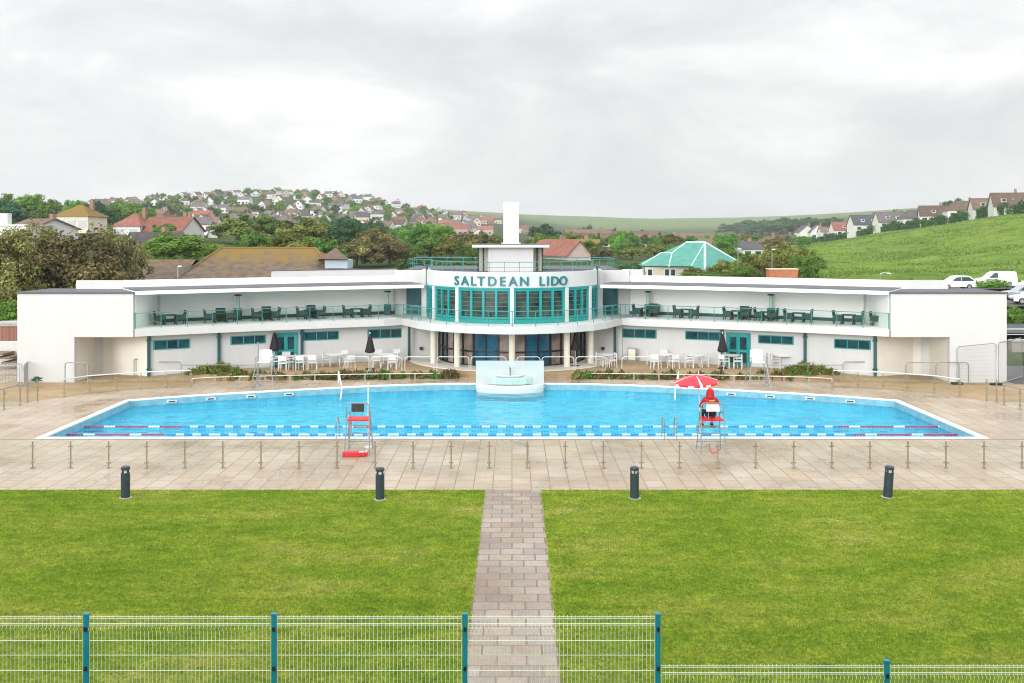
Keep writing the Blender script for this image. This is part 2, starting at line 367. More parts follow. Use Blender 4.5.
for X, Y, z in [(-3000, 3600, 0), (0, 3600, 5), (3000, 3600, 0), (-2500, 1200, 40), (2500, 1200, 60), (-2500, 0, 10), (2500, 0, 30), (-600, 500, 30), (600, 400, 32), (-1200, 2300, 10), (1500, 2300, 70)]: CP.append((X, Y, z))
CPA = np.array(CP)
def _warp(X, Y):                                    # compress distance so near and far control points weigh alike
    r = np.sqrt(X ** 2 + (Y + 60) ** 2) + 40
    s = np.log(r / 40) / r
    return np.stack([X * s, (Y + 60) * s], -1) * 6
_P = _warp(CPA[:, 0], CPA[:, 1])
def _phi(d): return d                               # linear kernel: no overshoot
_K = _phi(np.linalg.norm(_P[:, None] - _P[None], axis=-1)) 
_n = len(CP)
_A = np.zeros((_n + 3, _n + 3)); _A[:_n, :_n] = _K - np.eye(_n) * 0.03; _A[:_n, _n] = 1; _A[:_n, _n + 1:] = _P; _A[_n, :_n] = 1; _A[_n + 1:, :_n] = _P.T
_w = np.linalg.solve(_A, np.concatenate([CPA[:, 2], [0, 0, 0]]))
def _ss(a, b, x): t = np.clip((x - a) / (b - a), 0, 1); return t * t * (3 - 2 * t)
def terrain(X, Y):
    X = np.atleast_1d(np.asarray(X, float)); Y = np.atleast_1d(np.asarray(Y, float)); sh = X.shape
    X = X.ravel(); Y = Y.ravel(); out = np.zeros(len(X))
    for i in range(0, len(X), 4000):
        Q = _warp(X[i:i + 4000], Y[i:i + 4000])
        d = np.linalg.norm(Q[:, None] - _P[None], axis=-1)
        out[i:i + 4000] = _phi(d) @ _w[:_n] + _w[_n] + Q @ _w[_n + 1:]
    ax = np.abs(X)
    ins = (1 - _ss(36, 50, ax)) * (1 - _ss(66, 80, Y)) * _ss(14.5, 18.5, Y)   # the flat site
    out = out * (1 - ins) - 0.06 * ins
    dip = (1 - _ss(22, 23, ax)) * (1 - _ss(60, 60.8, Y)) * _ss(41, 41.8, Y)
    out -= 2.6 * dip
    near = (1 - _ss(12, 18.5, Y))
    bank = np.where(Y > 10, 1.9 * (1 - _ss(13, 18.5, Y)), 1.9 + 5.0 * (1 - _ss(1.5, 10, Y)))
    out = np.where((Y < 18.5), bank * (1 - _ss(50, 90, ax)) + out * _ss(50, 90, ax) - 0.06, out)
    return out.reshape(sh)
def tz(X, Y): return float(terrain(X, Y)[0])
def ground_hit(x, y, d0=70.0, d1=3000.0):           # where the sight line through this direction meets the terrain
    D = np.geomspace(d0, d1, 900); X = (x - 512) * D / F
    z = terrain(X, D); yy = YH + (H - z) * F / D
    k = np.where(yy <= y)[0]
    i = k[0] if len(k) else len(D) - 1
    return Vector((X[i], D[i], z[i]))
gx = np.unique(np.concatenate([np.linspace(-60, 60, 61), np.sign(np.linspace(-1, 1, 121)) * (np.abs(np.linspace(-1, 1, 121)) ** 2.2) * 3200, [-23, -22, 22, 23]]))
gy = np.unique(np.concatenate([np.linspace(-60, 10, 15), np.linspace(10, 20, 21), np.linspace(20, 140, 61), np.geomspace(140, 3600, 110), [41, 41.8, 60, 60.8]]))
GX, GY = np.meshgrid(gx, gy); GZ = terrain(GX, GY)
rng = np.random.default_rng(3)
far = _ss(90, 200, GY)
GZ += far * (np.sin(GX * .05 + GY * .021) * .10 + np.sin(GX * .021 - GY * .043) * .12)
def terrain(X, Y):                                  # from here on: heights of the ground sheet itself
    X = np.atleast_1d(np.asarray(X, float)); Y = np.atleast_1d(np.asarray(Y, float))
    i = np.clip(np.searchsorted(gx, X) - 1, 0, len(gx) - 2); j = np.clip(np.searchsorted(gy, Y) - 1, 0, len(gy) - 2)
    u = np.clip((X - gx[i]) / (gx[i + 1] - gx[i]), 0, 1); v = np.clip((Y - gy[j]) / (gy[j + 1] - gy[j]), 0, 1)
    return (GZ[j, i] * (1 - u) + GZ[j, i + 1] * u) * (1 - v) + (GZ[j + 1, i] * (1 - u) + GZ[j + 1, i + 1] * u) * v
me = bpy.data.meshes.new('ground'); nx, ny = len(gx), len(gy)
idx = np.arange(nx * ny).reshape(ny, nx)
quads = np.stack([idx[:-1, :-1], idx[:-1, 1:], idx[1:, 1:], idx[1:, :-1]], -1).reshape(-1, 4)
me.from_pydata(np.stack([GX, GY, GZ], -1).reshape(-1, 3).tolist(), [], quads.tolist())
me.polygons.foreach_set('use_smooth', [True] * len(me.polygons))
# land cover per vertex: gardens and scrub, meadow, downland
colr = np.zeros((ny, nx, 4)); colr[..., 3] = 1
PXc = 512 + GX / np.maximum(GY, 1) * F
wfield = _ss(38, 50, GX) * _ss(100, 118, GY) * (1 - _ss(700, 800, GY)) * _ss(250, 300, PXc)
wdown = _ss(1350, 1650, GY + 0.25 * np.maximum(0, GX))
base = np.array([0.055, 0.085, 0.028]); fieldc = np.array([0.15, 0.235, 0.032]); downc = np.array([0.15, 0.205, 0.08])
c = base * (1 - wfield[..., None]) + fieldc * wfield[..., None]
c = c * (1 - wdown[..., None]) + downc * wdown[..., None]
colr[..., :3] = c
at_ = me.color_attributes.new('cover', 'FLOAT_COLOR', 'POINT'); at_.data.foreach_set('color', colr.reshape(-1))
m, nt, b = newmat('land'); L = nt.links
ca = nn(nt, 'ShaderNodeVertexColor', layer_name='cover'); geo = nn(nt, 'ShaderNodeNewGeometry')
def landnoise(sc, stops, st=(1, 1, 1)):
    mp = nn(nt, 'ShaderNodeMapping'); mp.inputs['Scale'].default_value = st; L.new(geo.outputs['Position'], mp.inputs[0])
    n = nn(nt, 'ShaderNodeTexNoise'); n.inputs['Scale'].default_value = sc; n.inputs['Detail'].default_value = 8; n.inputs['Roughness'].default_value = .65
    L.new(mp.outputs[0], n.inputs['Vector']); return ramp(nt, stops, n.outputs[0])
cur = ca.outputs[0]
for sc, stops, st in [(0.045, [(0.34, (0.72, 0.78, 0.7)), (0.5, (1, 1, 1)), (0.68, (1.0, 0.92, 0.85))], (1, .6, 1)), (0.35, [(0.38, (0.60, 0.70, 0.55)), (0.56, (1.05, 1.04, 1.0)), (0.75, (1.2, 1.05, .95))], (.6, .5, 1)), (2.2, [(0.3, (0.75, 0.8, 0.7)), (0.7, (1.15, 1.12, 1.1))], (1, .6, 1))]:
    mx = nn(nt, 'ShaderNodeMix', data_type='RGBA', blend_type='MULTIPLY'); mx.inputs[0].default_value = 1
    L.new(cur, mx.inputs[6]); L.new(landnoise(sc, stops, st), mx.inputs[7]); cur = mx.outputs[2]
L.new(cur, b.inputs['Base Color']); b.inputs['Roughness'].default_value = .95; b.inputs['Specular IOR Level'].default_value = .1
nb = nn(nt, 'ShaderNodeTexNoise'); nb.inputs['Scale'].default_value = .9; nb.inputs['Detail'].default_value = 6; L.new(geo.outputs['Position'], nb.inputs['Vector'])
bp = nn(nt, 'ShaderNodeBump'); bp.inputs['Strength'].default_value = .8; bp.inputs['Distance'].default_value = .5; L.new(nb.outputs[0], bp.inputs['Height']); L.new(bp.outputs[0], b.inputs['Normal'])
me.materials.append(m)
gro = bpy.data.objects.new('ground', me); COL.objects.link(gro); tag(gro, kind='structure')

# ------------------------------------------------------------------ pool, deck, lawn, path
far_px = [(130, 400.7), (165, 398), (200, 395.6), (227, 394), (255, 392.5), (290, 390.5), (340, 388), (370, 386.4), (400, 385.4), (430, 384.6), (470, 384.1), (512, 384)]
half = [g(*p) for p in far_px]
YN = 42.7
far_line = [(p.x, p.y) for p in half] + [(-p.x, p.y) for p in reversed(half[:-1])]
XS = abs(far_line[0][0])
def grow(line, d):                                  # far edge pushed outwards by d
    P = [Vector(p) for p in line]; out = []
    for i in range(len(P)):
        t = (P[min(i + 1, len(P) - 1)] - P[max(i - 1, 0)]).normalized(); out.append(P[i] + Vector((-t.y, t.x)) * d)
    return [(p.x, p.y) for p in out]
hole = [(-XS, YN)] + far_line + [(XS, YN)]
cop_far = grow(far_line, .28)
cop_far[0] = (-XS - .28, far_line[0][1] + .12); cop_far[-1] = (XS + .28, far_line[-1][1] + .12)
copo = [(-XS - .28, YN - .26)] + cop_far + [(XS + .28, YN - .26)]
YL = g(512, 490).y                                  # lawn's far edge
sheet('pool_deck', [(-75, YL), (75, YL), (75, 66), (-75, 66)], [copo], 0.0, 'deck')
# coping: a raised white rim
cb = MB(); n = len(hole)
vs = [(p[0], p[1], -.03) for p in hole] + [(p[0], p[1], .03) for p in hole] + [(p[0], p[1], .03) for p in copo] + [(p[0], p[1], -.02) for p in copo]
fs = []
for i in range(n):
    j = (i + 1) % n
    for k in range(3): fs.append((k * n + i, k * n + j, (k + 1) * n + j, (k + 1) * n + i))
cb.add(vs, fs); tag(cb.build('pool_coping', 'coping'), kind='structure')
pb = MB()
pb.add([(p[0], p[1], -.80) for p in hole] + [(p[0], p[1], -.401) for p in hole], [(i, (i + 1) % n, (i + 1) % n + n, i + n) for i in range(n)])
pb.add([(p[0], p[1], -.80) for p in hole], [tuple(t) for t in tessellate_polygon([[Vector((p[0], p[1], 0)) for p in hole]])])
tag(pb.build('pool_basin', 'basin'), kind='structure')
wat = sheet('pool_water', hole, [], -0.34, 'water')
pw = MB(); pw.add([(p[0], p[1], -.40) for p in hole] + [(p[0], p[1], -.031) for p in hole], [(i, (i + 1) % n, (i + 1) % n + n, i + n) for i in range(n)]); tag(pw.build('pool_wall', 'pooledge'), kind='structure')
# lawns with blades, paver path
PXL = lambda x, Y: (x - 512) * Y / F
pe = 0.95
pc = lambda Y: 0.035 + (33.8 - Y) * -.0022
YB = 18.2
sheet('paved_path', [(pc(YB) - pe, YB), (pc(YB) + pe, YB), (pc(YL) + pe, YL), (pc(YL) - pe, YL)], [], 0.004, 'pavers')
m, nt, b = newmat('turf'); L = nt.links
geo = nn(nt, 'ShaderNodeNewGeometry')
def turfmix(dark=1.0):
    def tn(sc, st, stops, det=6):
        mp = nn(nt, 'ShaderNodeMapping'); mp.inputs['Scale'].default_value = st; L.new(geo.outputs['Position'], mp.inputs[0])
        no = nn(nt, 'ShaderNodeTexNoise'); no.inputs['Scale'].default_value = sc; no.inputs['Detail'].default_value = det; no.inputs['Roughness'].default_value = .6
        L.new(mp.outputs[0], no.inputs['Vector']); return ramp(nt, stops, no.outputs[0])
    c = tn(.5, (.5, 1, 1), [(.30, mul((.172, .278, .022), dark)), (.47, mul((.235, .325, .034), dark)), (.60, mul((.30, .352, .055), dark)), (.74, mul((.40, .40, .13), dark))])
    for sc, st, stops in [(2.4, (.7, 1, 1), [(.32, (.68, .78, .66)), (.7, (1.25, 1.14, 1.1))]), (9, (1, 1, 1), [(.32, (.62, .70, .6)), (.68, (1.3, 1.24, 1.3))])]:
        mx = nn(nt, 'ShaderNodeMix', data_type='RGBA', blend_type='MULTIPLY'); mx.inputs[0].default_value = 1
        L.new(c, mx.inputs[6]); L.new(tn(sc, st, stops), mx.inputs[7]); c = mx.outputs[2]
    return c
L.new(turfmix(.86), b.inputs['Base Color']); b.inputs['Roughness'].default_value = .9; b.inputs['Specular IOR Level'].default_value = .15
M['turf'] = m
m, nt, b = newmat('grass_blades'); L = nt.links
geo = nn(nt, 'ShaderNodeNewGeometry')
a = nn(nt, 'ShaderNodeAttribute', attribute_name='tint')
tn_ = ramp(nt, [(0, (.62, .72, .6)), (.6, (1.1, 1.1, 1)), (.93, (1.25, 1.15, 1.1)), (1, (1.9, 1.5, 2.4))], a.outputs['Fac'])
mx = nn(nt, 'ShaderNodeMix', data_type='RGBA', blend_type='MULTIPLY'); mx.inputs[0].default_value = 1
L.new(turfmix(1.1), mx.inputs[6]); L.new(tn_, mx.inputs[7]); L.new(mx.outputs[2], b.inputs['Base Color'])
b.inputs['Roughness'].default_value = .6; b.inputs['Specular IOR Level'].default_value = .2
tl = nn(nt, 'ShaderNodeBsdfTranslucent'); L.new(mx.outputs[2], tl.inputs[0]); ms = nn(nt, 'ShaderNodeMixShader'); ms.inputs[0].default_value = .25
L.new(b.outputs[0], ms.inputs[1]); L.new(tl.outputs[0], ms.inputs[2]); L.new(ms.outputs[0], nt.nodes['Material Output'].inputs[0])
M['blades'] = m
def tri_cloud(name, co, tint, m, parent=None, per=3):
    nf = len(co) // per; me = bpy.data.meshes.new(name)
    me.vertices.add(len(co)); me.vertices.foreach_set('co', np.asarray(co, np.float32).ravel())
    me.loops.add(len(co)); me.loops.foreach_set('vertex_index', np.arange(len(co), dtype=np.int32))
    me.polygons.add(nf); me.polygons.foreach_set('loop_start', np.arange(0, len(co), per, dtype=np.int32)); me.polygons.foreach_set('loop_total', np.full(nf, per, np.int32))
    t = me.attributes.new('tint', 'FLOAT', 'FACE'); t.data.foreach_set('value', np.asarray(tint, np.float32))
    me.materials.append(M[m]); me.update(calc_edges=True)
    o = bpy.data.objects.new(name, me); COL.objects.link(o)
    if parent: o.parent = parent
    return o
for s in (-1, 1):
    xa = lambda Y: pc(Y) + s * pe
    edge = [(xa(YB), YB), (xa(YL), YL), (s * 75, YL), (s * 75, YB)]
    sheet('lawn', edge, [], 0.006, 'turf')
def blades(n, y0, y1):
    # even spread in the trapezoid the picture can see, a little beyond its sides
    Y = y0 * (y1 / y0) ** rng.random(n); X = (rng.random(n) * 2 - 1) * (.53 * Y + 11)
    off = X - (0.035 + (33.8 - Y) * -.0022)
    k = np.abs(off) > pe + .0 + .03 * rng.standard_normal(n); X, Y = X[k], Y[k]; n = len(X)
    h = .022 + .028 * rng.random(n); w = .005 + .004 * rng.random(n) + (Y - 18) * .0004
    a = rng.random(n) * 2 * np.pi; lean = rng.random(n) * .030
    b_ = rng.random(n) * 2 * np.pi
    p0 = np.stack([X - np.cos(a) * w, Y - np.sin(a) * w, np.full(n, .004)], -1); p1 = np.stack([X + np.cos(a) * w, Y + np.sin(a) * w, np.full(n, .004)], -1)
    p2 = np.stack([X + np.cos(b_) * lean, Y + np.sin(b_) * lean, h], -1)
    return np.stack([p0, p1, p2], 1).reshape(-1, 3), rng.random(n)
c1, t1 = blades(1600000, 18.3, YL - .02)
tag(tri_cloud('grass', c1, t1, 'blades'), 'short mown grass of the two lawns', 'grass', kind='stuff')

# ------------------------------------------------------------------ the lido building
def Q(a): return 66.2 - .45 * (a - 7.1) - .00656 * (a - 7.1) * (a - 15.1)
def wp(s, a, d=0.0):                                # plan point on the wing: side, distance from the axis, set back
    sl = -.45 - .00656 * (2 * a - 22.2); t = Vector((1, sl)).normalized(); nrm = Vector((-t.y, t.x))
    return (s * (a + nrm.x * d), Q(a) + nrm.y * d)
def wline(s, a0, a1, d, n=16):
    L_ = [wp(s, a0 + (a1 - a0) * i / n, d) for i in range(n + 1)]
    return L_ if L_[0][0] < L_[-1][0] else L_[::-1]
lido = thing('lido_building', 'long white curved lido with teal glazed central drum and first floor balcony', 'building', (0, 66, 0))
def bpart(mb, name, m, parent=None, **k):
    o = mb.build(name, m, None, **k)
    p = parent or lido
    o.parent = p; o.matrix_parent_inverse = Matrix.Translation(-(Vector((0, 66, 0))))
    return o
# keep the parent maths simple: the building root sits at the origin of its parts
lido.location = (0, 0, 0)
def bpart(mb, name, m, parent=None, **k):
    return mb.build(name, m, parent or lido, **k)
ZF, ZS, ZR, ZP = 3.13, 2.68, 5.36, 5.84             # balcony floor, slab underside, roof top, back parapet top
AE = 22.15                                          # where the end blocks begin
scurve = [g(x, y, ZS) for x, y in [(402, 325), (409, 326.6), (417, 328.6), (430, 330.6), (448, 332.2), (468, 333.4), (490, 334.2), (512, 334.5)]]
sc = [(p.x, p.y) for p in scurve]
front = [p for p in wline(-1, 7.5, AE, 0)][:-1] + sc
front = front + [(-x, y) for x, y in reversed(front[:-1])]
back = [wp(1, AE, 4.3), wp(1, 7.0, 4.3), (0, 74), wp(-1, 7.0, 4.3), wp(-1, AE, 4.3)]
b = MB(); b.prism(front + back, ZS, ZF); bpart(b, 'balcony_slab', 'white')
for s in (-1, 1):
    b = MB(); fl_ = wline(s, 7.4, AE - .02, .18, 16); bk_ = wline(s, 7.4, AE - .02, 3.95, 16); b.prism(fl_ + bk_[::-1], ZF + .003, ZF + .012); bpart(b, 'balcony_bounce_floor', 'whitelifted')  # thin sheet added in raised white to bounce light into the loggia
WIN = [(154, 189, 339.5, 349), (231, 265, 335.5, 344), (304, 338, 331.5, 340), (368, 401, 329, 338)]
def a_at(x, d):                                     # wing parameter seen in column x at set-back d
    lo, hi = 6.0, 26.0; t = abs(x - 512) / F
    for _ in range(50):
        mid = (lo + hi) / 2; p = wp(1, mid, d)
        if p[0] / p[1] < t: lo = mid
        else: hi = mid
    return lo
for s in (-1, 1):
    w = MB(); w.ribbon(wline(s, 6.6, a_at(149, 1.0), 1.0, 20), .3, .0, ZS, 0); o = bpart(w, 'ground_floor_wall', 'white')
    w = MB(); w.ribbon(wline(s, 6.4, AE, 4.0, 18), .3, ZF, ZP, 0); bpart(w, 'balcony_back_wall', 'whitelifted')
    w = MB(); w.ribbon(wline(s, 6.4, AE - .1, 3.97, 18), .03, ZF, ZF + .22, 0); bpart(w, 'skirting', 'tealdark')
    # loggia roof: white fascia edge, grey membrane on top
    fr = wline(s, 5.9, AE, -.05, 16); bk = wline(s, 5.9, AE, 3.98, 16)
    w = MB(); w.prism(fr + bk[::-1], ZR - .22, ZR); roof = bpart(w, 'balcony_roof', 'whitelifted')
    fr = wline(s, 5.9, AE, .12, 16); w = MB(); w.prism(fr + bk[::-1], ZR + .002, ZR + .045); bpart(w, 'roof_membrane', 'roofgrey', roof)
    for k, x in enumerate((200, 290, 365)):
        p = wp(s, a_at(x, 2.5), 2.5); w = MB(); w.lathe([(0, 0), (.16, 0), (.19, .06), (.19, .1)], (p[0], p[1], ZR - .33), 10); bpart(w, 'soffit_light', 'steel')
    # slit windows
    for x0, x1, y0, y1 in WIN:
        a0, a1 = a_at(x0, 1.0), a_at(x1, 1.0); am = (a0 + a1) / 2
        P0, P1 = Vector((*wp(s, a0, .985), 0)), Vector((*wp(s, a1, .985), 0))
        if P0.x > P1.x: P0, P1 = P1, P0
        Dm = (P0.y + P1.y) / 2; zt = H - (y0 - YH) * Dm / F; zb = H - (y1 - YH) * Dm / F
        u = (P1 - P0).normalized()
        ff = MB()
        for z in (zt - .025, zb + .025): ff.bar(P0 + Vector((0, 0, z)), P1 + Vector((0, 0, z)), .09, .05)
        for t in (0.0, .36, .68, 1.0): q = P0.lerp(P1, t); ff.bar(q + Vector((0, 0, zb)), q + Vector((0, 0, zt)), .045, .09)
        wf = bpart(ff, 'window', 'teal')
        for t0, t1 in ((0, .36), (.36, .68), (.68, 1)):
            pm = MB(); q0, q1 = P0.lerp(P1, t0 + .01), P0.lerp(P1, t1 - .01); pm.bar(q0 + Vector((0, 0, (zt + zb) / 2)), q1 + Vector((0, 0, (zt + zb) / 2)), .03, zt - zb - .1); bpart(pm, 'pane', 'pane', wf)
    # double doors
    a0, a1 = a_at(274.5, 1), a_at(296.5, 1); P0, P1 = Vector((*wp(s, a0, .975), 0)), Vector((*wp(s, a1, .975), 0))
    if P0.x > P1.x: P0, P1 = P1, P0
    Dm = (P0.y + P1.y) / 2; zt = H - (332.7 - YH) * Dm / F; zb = .3
    ff = MB(); up = lambda q, z: q + Vector((0, 0, z))
    for t in (0, 1): q = P0.lerp(P1, t); ff.bar(up(q, zb), up(q, zt), .1, .14)
    ff.bar(up(P0, zt - .06), up(P1, zt - .06), .12, .12)
    dr = bpart(ff, 'door_frame', 'teal')
    for t0, t1 in ((.05, .49), (.51, .95)):
        q0, q1 = P0.lerp(P1, t0), P0.lerp(P1, t1); d = MB()
        for q in (q0.lerp(q1, .06), q0.lerp(q1, .94)): d.bar(up(q, zb + .02), up(q, zt - .13), .06, .15)
        for z in (zb + .12, (zb + zt) / 2 - .1, zt - .2): d.bar(up(q0, z), up(q1, z), .055, .16)
        bpart(d, 'door_leaf', 'teal', dr)
        pm = MB(); pm.bar(up(q0.lerp(q1, .1), (zt + zb) / 2), up(q0.lerp(q1, .9), (zt + zb) / 2), .02, zt - zb - .3); bpart(pm, 'pane', 'pane', dr)
    # down pipes
    for x in (148.9, 219, 302, 408):
        p = wp(s, a_at(x, .9), .9) if x < 400 else (s * 6.85, 66.6)
        z1 = ZS; w = MB(); w.tube([(p[0], p[1], .05), (p[0], p[1], z1)], .095, 8)
        if x < 400: w.box((p[0], p[1], z1 - .35), (.26, .16, .09)); w.box((p[0], p[1], .6), (.26, .16, .09))
        bpart(w, 'down_pipe', 'tealdark')
    w = MB(); w.ribbon(wline(s, 6.4, 23.5, 4.34, 18), .25, 0, ZF - .02); bpart(w, 'rear_wall', 'white')
    # end block
    X0, X1, XO = s * 22.25, s * 25.7, s * 29.05; YF = 58.72
    w = MB(); w.b2((XO, YF, -.05), (X1, YF + .32, 5.2)); w.b2((X1, YF, ZS - .02), (X0, YF + .32, 5.2)); bpart(w, 'end_wall', 'white')
    w = MB(); w.b2((XO, YF + .32, -.05), (XO - s * .3, 62.6, 5.2)); bpart(w, 'outer_side_wall', 'white')
    w = MB(); w.b2((X0 + s * .28, YF + .32, ZF - .4), (X0 - s * .02, 63.6, 5.2)); bpart(w, 'balcony_end_wall', 'whitelifted')
    w = MB(); w.b2((X0 - s * .1, 62.62, 0), (XO, 62.9, 5.2)); bpart(w, 'rear_wall', 'white')
    w = MB(); w.b2((X1 + s * .02, YF + .32, 0), (X1 + s * .3, 61.9, ZS - .03)); w.b2((X1 + s * .02, 61.9, 0), (s * 24.75, 62.15, ZS - .03))
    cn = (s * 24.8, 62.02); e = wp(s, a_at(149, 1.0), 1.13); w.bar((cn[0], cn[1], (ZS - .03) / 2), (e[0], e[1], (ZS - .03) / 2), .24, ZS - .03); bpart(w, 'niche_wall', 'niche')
    w = MB(); w.b2((X0 - s * .05, YF + .35, ZS - .01), (X1 + s * .3, 62.2, ZS + .2)); bpart(w, 'niche_soffit', 'white')
    w = MB(); w.b2((X0 - s * .08, YF - .06, 5.203), (XO + s * .07, 62.95, 5.30)); bpart(w, 'end_roof', 'roofgrey')
    # upper parapet runs on over the end block
    w = MB(); pp = wp(s, AE, 4.0); w.ribbon([(min(pp[0], s * 27.1), pp[1]), (max(pp[0], s * 27.1), pp[1])] , .3, 5.30, ZP); bpart(w, 'end_parapet', 'white')
w = MB(); w.ribbon(wline(-1, 6.6, 14.2, 4.0, 10), .34, ZP + .002, 6.26); hp = bpart(w, 'raised_parapet', 'white')
w = MB(); w.ribbon(wline(1, 6.3, 7.6, 4.0, 3), .34, ZP + .002, 6.26); bpart(w, 'raised_parapet', 'white')
w = MB(); w.ribbon(wline(-1, 6.6, 14.3, 3.98, 10), .40, 6.262, 6.31); bpart(w, 'parapet_cap', 'roofgrey')
# core behind the drum
CX, CY = 0.0, 68.0
w = MB(); w.b2((-7.4, 70.5, 0), (7.4, 79, 6.18)); bpart(w, 'core_wall', 'white')
w = MB(); w.b2((-7.5, 70.4, 6.182), (7.5, 79.1, 6.26)); bpart(w, 'core_roof', 'roofgrey')
# drum: fascia, piers, glazed bays
RD = 5.8
w = MB(); w.ribbon(arc(CX, CY, RD, -86, 86, 40), .28, 5.37, 6.34); bpart(w, 'drum_fascia', 'white')
w = MB(); w.prism(arc(CX, CY, RD - .3, -86, 86, 40) + [(5.3, 70.6), (-5.3, 70.6)], 6.10, 6.18); bpart(w, 'drum_roof', 'roofgrey')
w = MB(); w.prism(arc(CX, CY, RD + .04, -86, 86, 40) + [(5.5, 68.2), (-5.5, 68.2)], 5.28, 5.372); bpart(w, 'drum_head', 'teal')
w = MB(); w.ribbon(arc(CX, CY, RD - .02, -86, 86, 40), .25, ZF, ZF + .26); bpart(w, 'drum_plinth', 'teal')
angs = [-86, -60, -36, 0, 36, 60, 86]
for a in angs:
    p = arc(CX, CY, RD + .02, a, a, 1)[0]; w = MB(); w.box((p[0], p[1] + .08, (ZF + 5.37) / 2), (.24 if abs(a) < 80 else .3, .26, 5.36 - ZF - .03), R(a)); bpart(w, 'drum_pier', 'white')
for a0, a1 in zip(angs[:-1], angs[1:]):
    nm = 4 if a1 - a0 > 30 else 3
    fr = MB(); z0, z1 = ZF + .26, 5.28
    for i in range(nm + 1):
        a = a0 + 1.6 + (a1 - a0 - 3.2) * i / nm; p = arc(CX, CY, RD - .06, a, a, 1)[0]
        fr.box((p[0], p[1], (z0 + z1) / 2), (.17 if i in (0, nm) else .15, .12, z1 - z0), R(a))
        if i < nm:
            pass
    for z in (z0 + .09, z1 - .06): fr.ribbon(arc(CX, CY, RD - .01, a0 + 1.6, a1 - 1.6, 8), .1, z - .07, z + .07)
    for k in range(1, 7):
        z = z0 + (z1 - z0) * k / 7; fr.ribbon(arc(CX, CY, RD - .05, a0 + 1.6, a1 - 1.6, 8), .05, z - .011, z + .011)
    f_ = bpart(fr, 'drum_window', 'teal')
    pm = MB(); pm.ribbon(arc(CX, CY, RD - .13, a0 + 1.6, a1 - 1.6, 8), .02, z0, z1); bpart(pm, 'pane', 'louvre', f_)
# doors from the drum to the balconies
for s in (-1, 1):
    w = MB(); p = wp(s, 6.9, 3.9); w.b2((s * 6.35, 69.6, ZF), (s * 7.35, 69.75, 5.1)); bpart(w, 'balcony_door', 'tealdark')
    w = MB(); w.b2((s * 5.75, 68.0, ZF), (s * 6.15, 70.6, 6.3)); bpart(w, 'drum_side_wall', 'white')
    w = MB(); w.b2((s * 6.15, 69.85, ZF), (s * 8.2, 70.2, 6.22)); bpart(w, 'link_wall', 'white')
    w = MB(); w.tube([(s * 5.72, 67.15, 5.3), (s * 5.72, 67.15, 6.5)], .07, 8); w.box((s * 5.72, 67.1, 6.5), (.2, .2, .16)); bpart(w, 'rainwater_head', 'tealdark')
# columns under the balcony, glazed ground floor
for a in (-60, -36, 0, 36, 60):
    p = arc(CX, CY, 5.9, a, a, 1)[0]; w = MB(); w.tube([(p[0], p[1], .28), (p[0], p[1], ZS)], .2, 18); bpart(w, 'column', 'cream', smooth=False)
cols = ['panebrown', 'pane', 'panebrown', 'panebrown', 'panebrown', 'paneblue', 'paneblue', 'panebrown', 'panebrown', 'paneblue', 'paneblue', 'panebrown', 'panebrown', 'panebrown', 'pane', 'panebrown']
gf = MB(); n = len(cols)
for i in range(n + 1):
    a = -80 + 160 * i / n; p = arc(CX, CY, 4.9, a, a, 1)[0]; gf.box((p[0], p[1], (.28 + ZS) / 2), (.09, .12, ZS - .3), R(a))
for z in (.36, 1.25, ZS - .08): gf.ribbon(arc(CX, CY, 4.95, -80, 80, 32), .1, z - .05, z + .05)
gfo = bpart(gf, 'cafe_window', 'black')
for i, cm in enumerate(cols):
    pm = MB(); pm.ribbon(arc(CX, CY, 4.88, -80 + 160 * i / n + .6, -80 + 160 * (i + 1) / n - .6, 3), .02, .3, ZS - .05); bpart(pm, 'pane', cm, gfo)
w = MB(); w.prism(arc(CX, CY, 7.0, -90, 90, 40) + [(7.0, 70), (-7.0, 70)], 0.0, .34); bpart(w, 'drum_step', 'cream')
for s in (-1, 1):
    w = MB(); w.bar((s * 5.0, 67.6, (.3 + ZS) / 2), (s * 7.4, 67.1, (.3 + ZS) / 2), .2, ZS - .3); bpart(w, 'cafe_side_wall', 'white')
    w = MB(); w.box((s * 6.1, 67.16, 1.05), (.2, .12, .2)); bpart(w, 'wall_light', 'black')
w = MB(); hx = g(622, 365, .3); w.box((7.95, 66.25, .75), (.62, .1, .9), R(-24)); hatch = bpart(w, 'service_hatch', 'steel'); w = MB(); w.box((7.93, 66.19, .76), (.46, .04, .7), R(-24)); bpart(w, 'hatch_panel', 'cream', hatch)
# roof pavilion and tower
w = MB(); w.b2((-1.6, 68.0, 6.18), (1.45, 71.5, 7.82)); bpart(w, 'pavilion_wall', 'white')
for x0, x1 in ((-2.28, -1.62), (1.47, 2.05)): w = MB(); w.b2((x0, 68.9, 6.18), (x1, 71.4, 7.8)); bpart(w, 'pavilion_wing', 'cream')
for x in (-2.3, -1.95, 1.72, 2.08): w = MB(); w.box((x, 68.5, 7.0), (.12, .12, 1.62)); bpart(w, 'pavilion_post', 'black')
w = MB(); w.b2((-2.7, 67.4, 7.822), (2.52, 72, 8.0)); pr = bpart(w, 'pavilion_roof', 'white')
w = MB(); w.b2((-2.6, 67.5, 8.002), (2.42, 71.9, 8.05)); bpart(w, 'roof_membrane', 'roofgrey', pr)
w = MB(); w.b2((-.6, 68.3, 8.05), (.47, 69.6, 10.93)); tw = bpart(w, 'tower', 'white')
w = MB(); w.b2((-.72, 68.2, 8.052), (.59, 69.7, 8.14)); bpart(w, 'tower_base', 'white', tw)
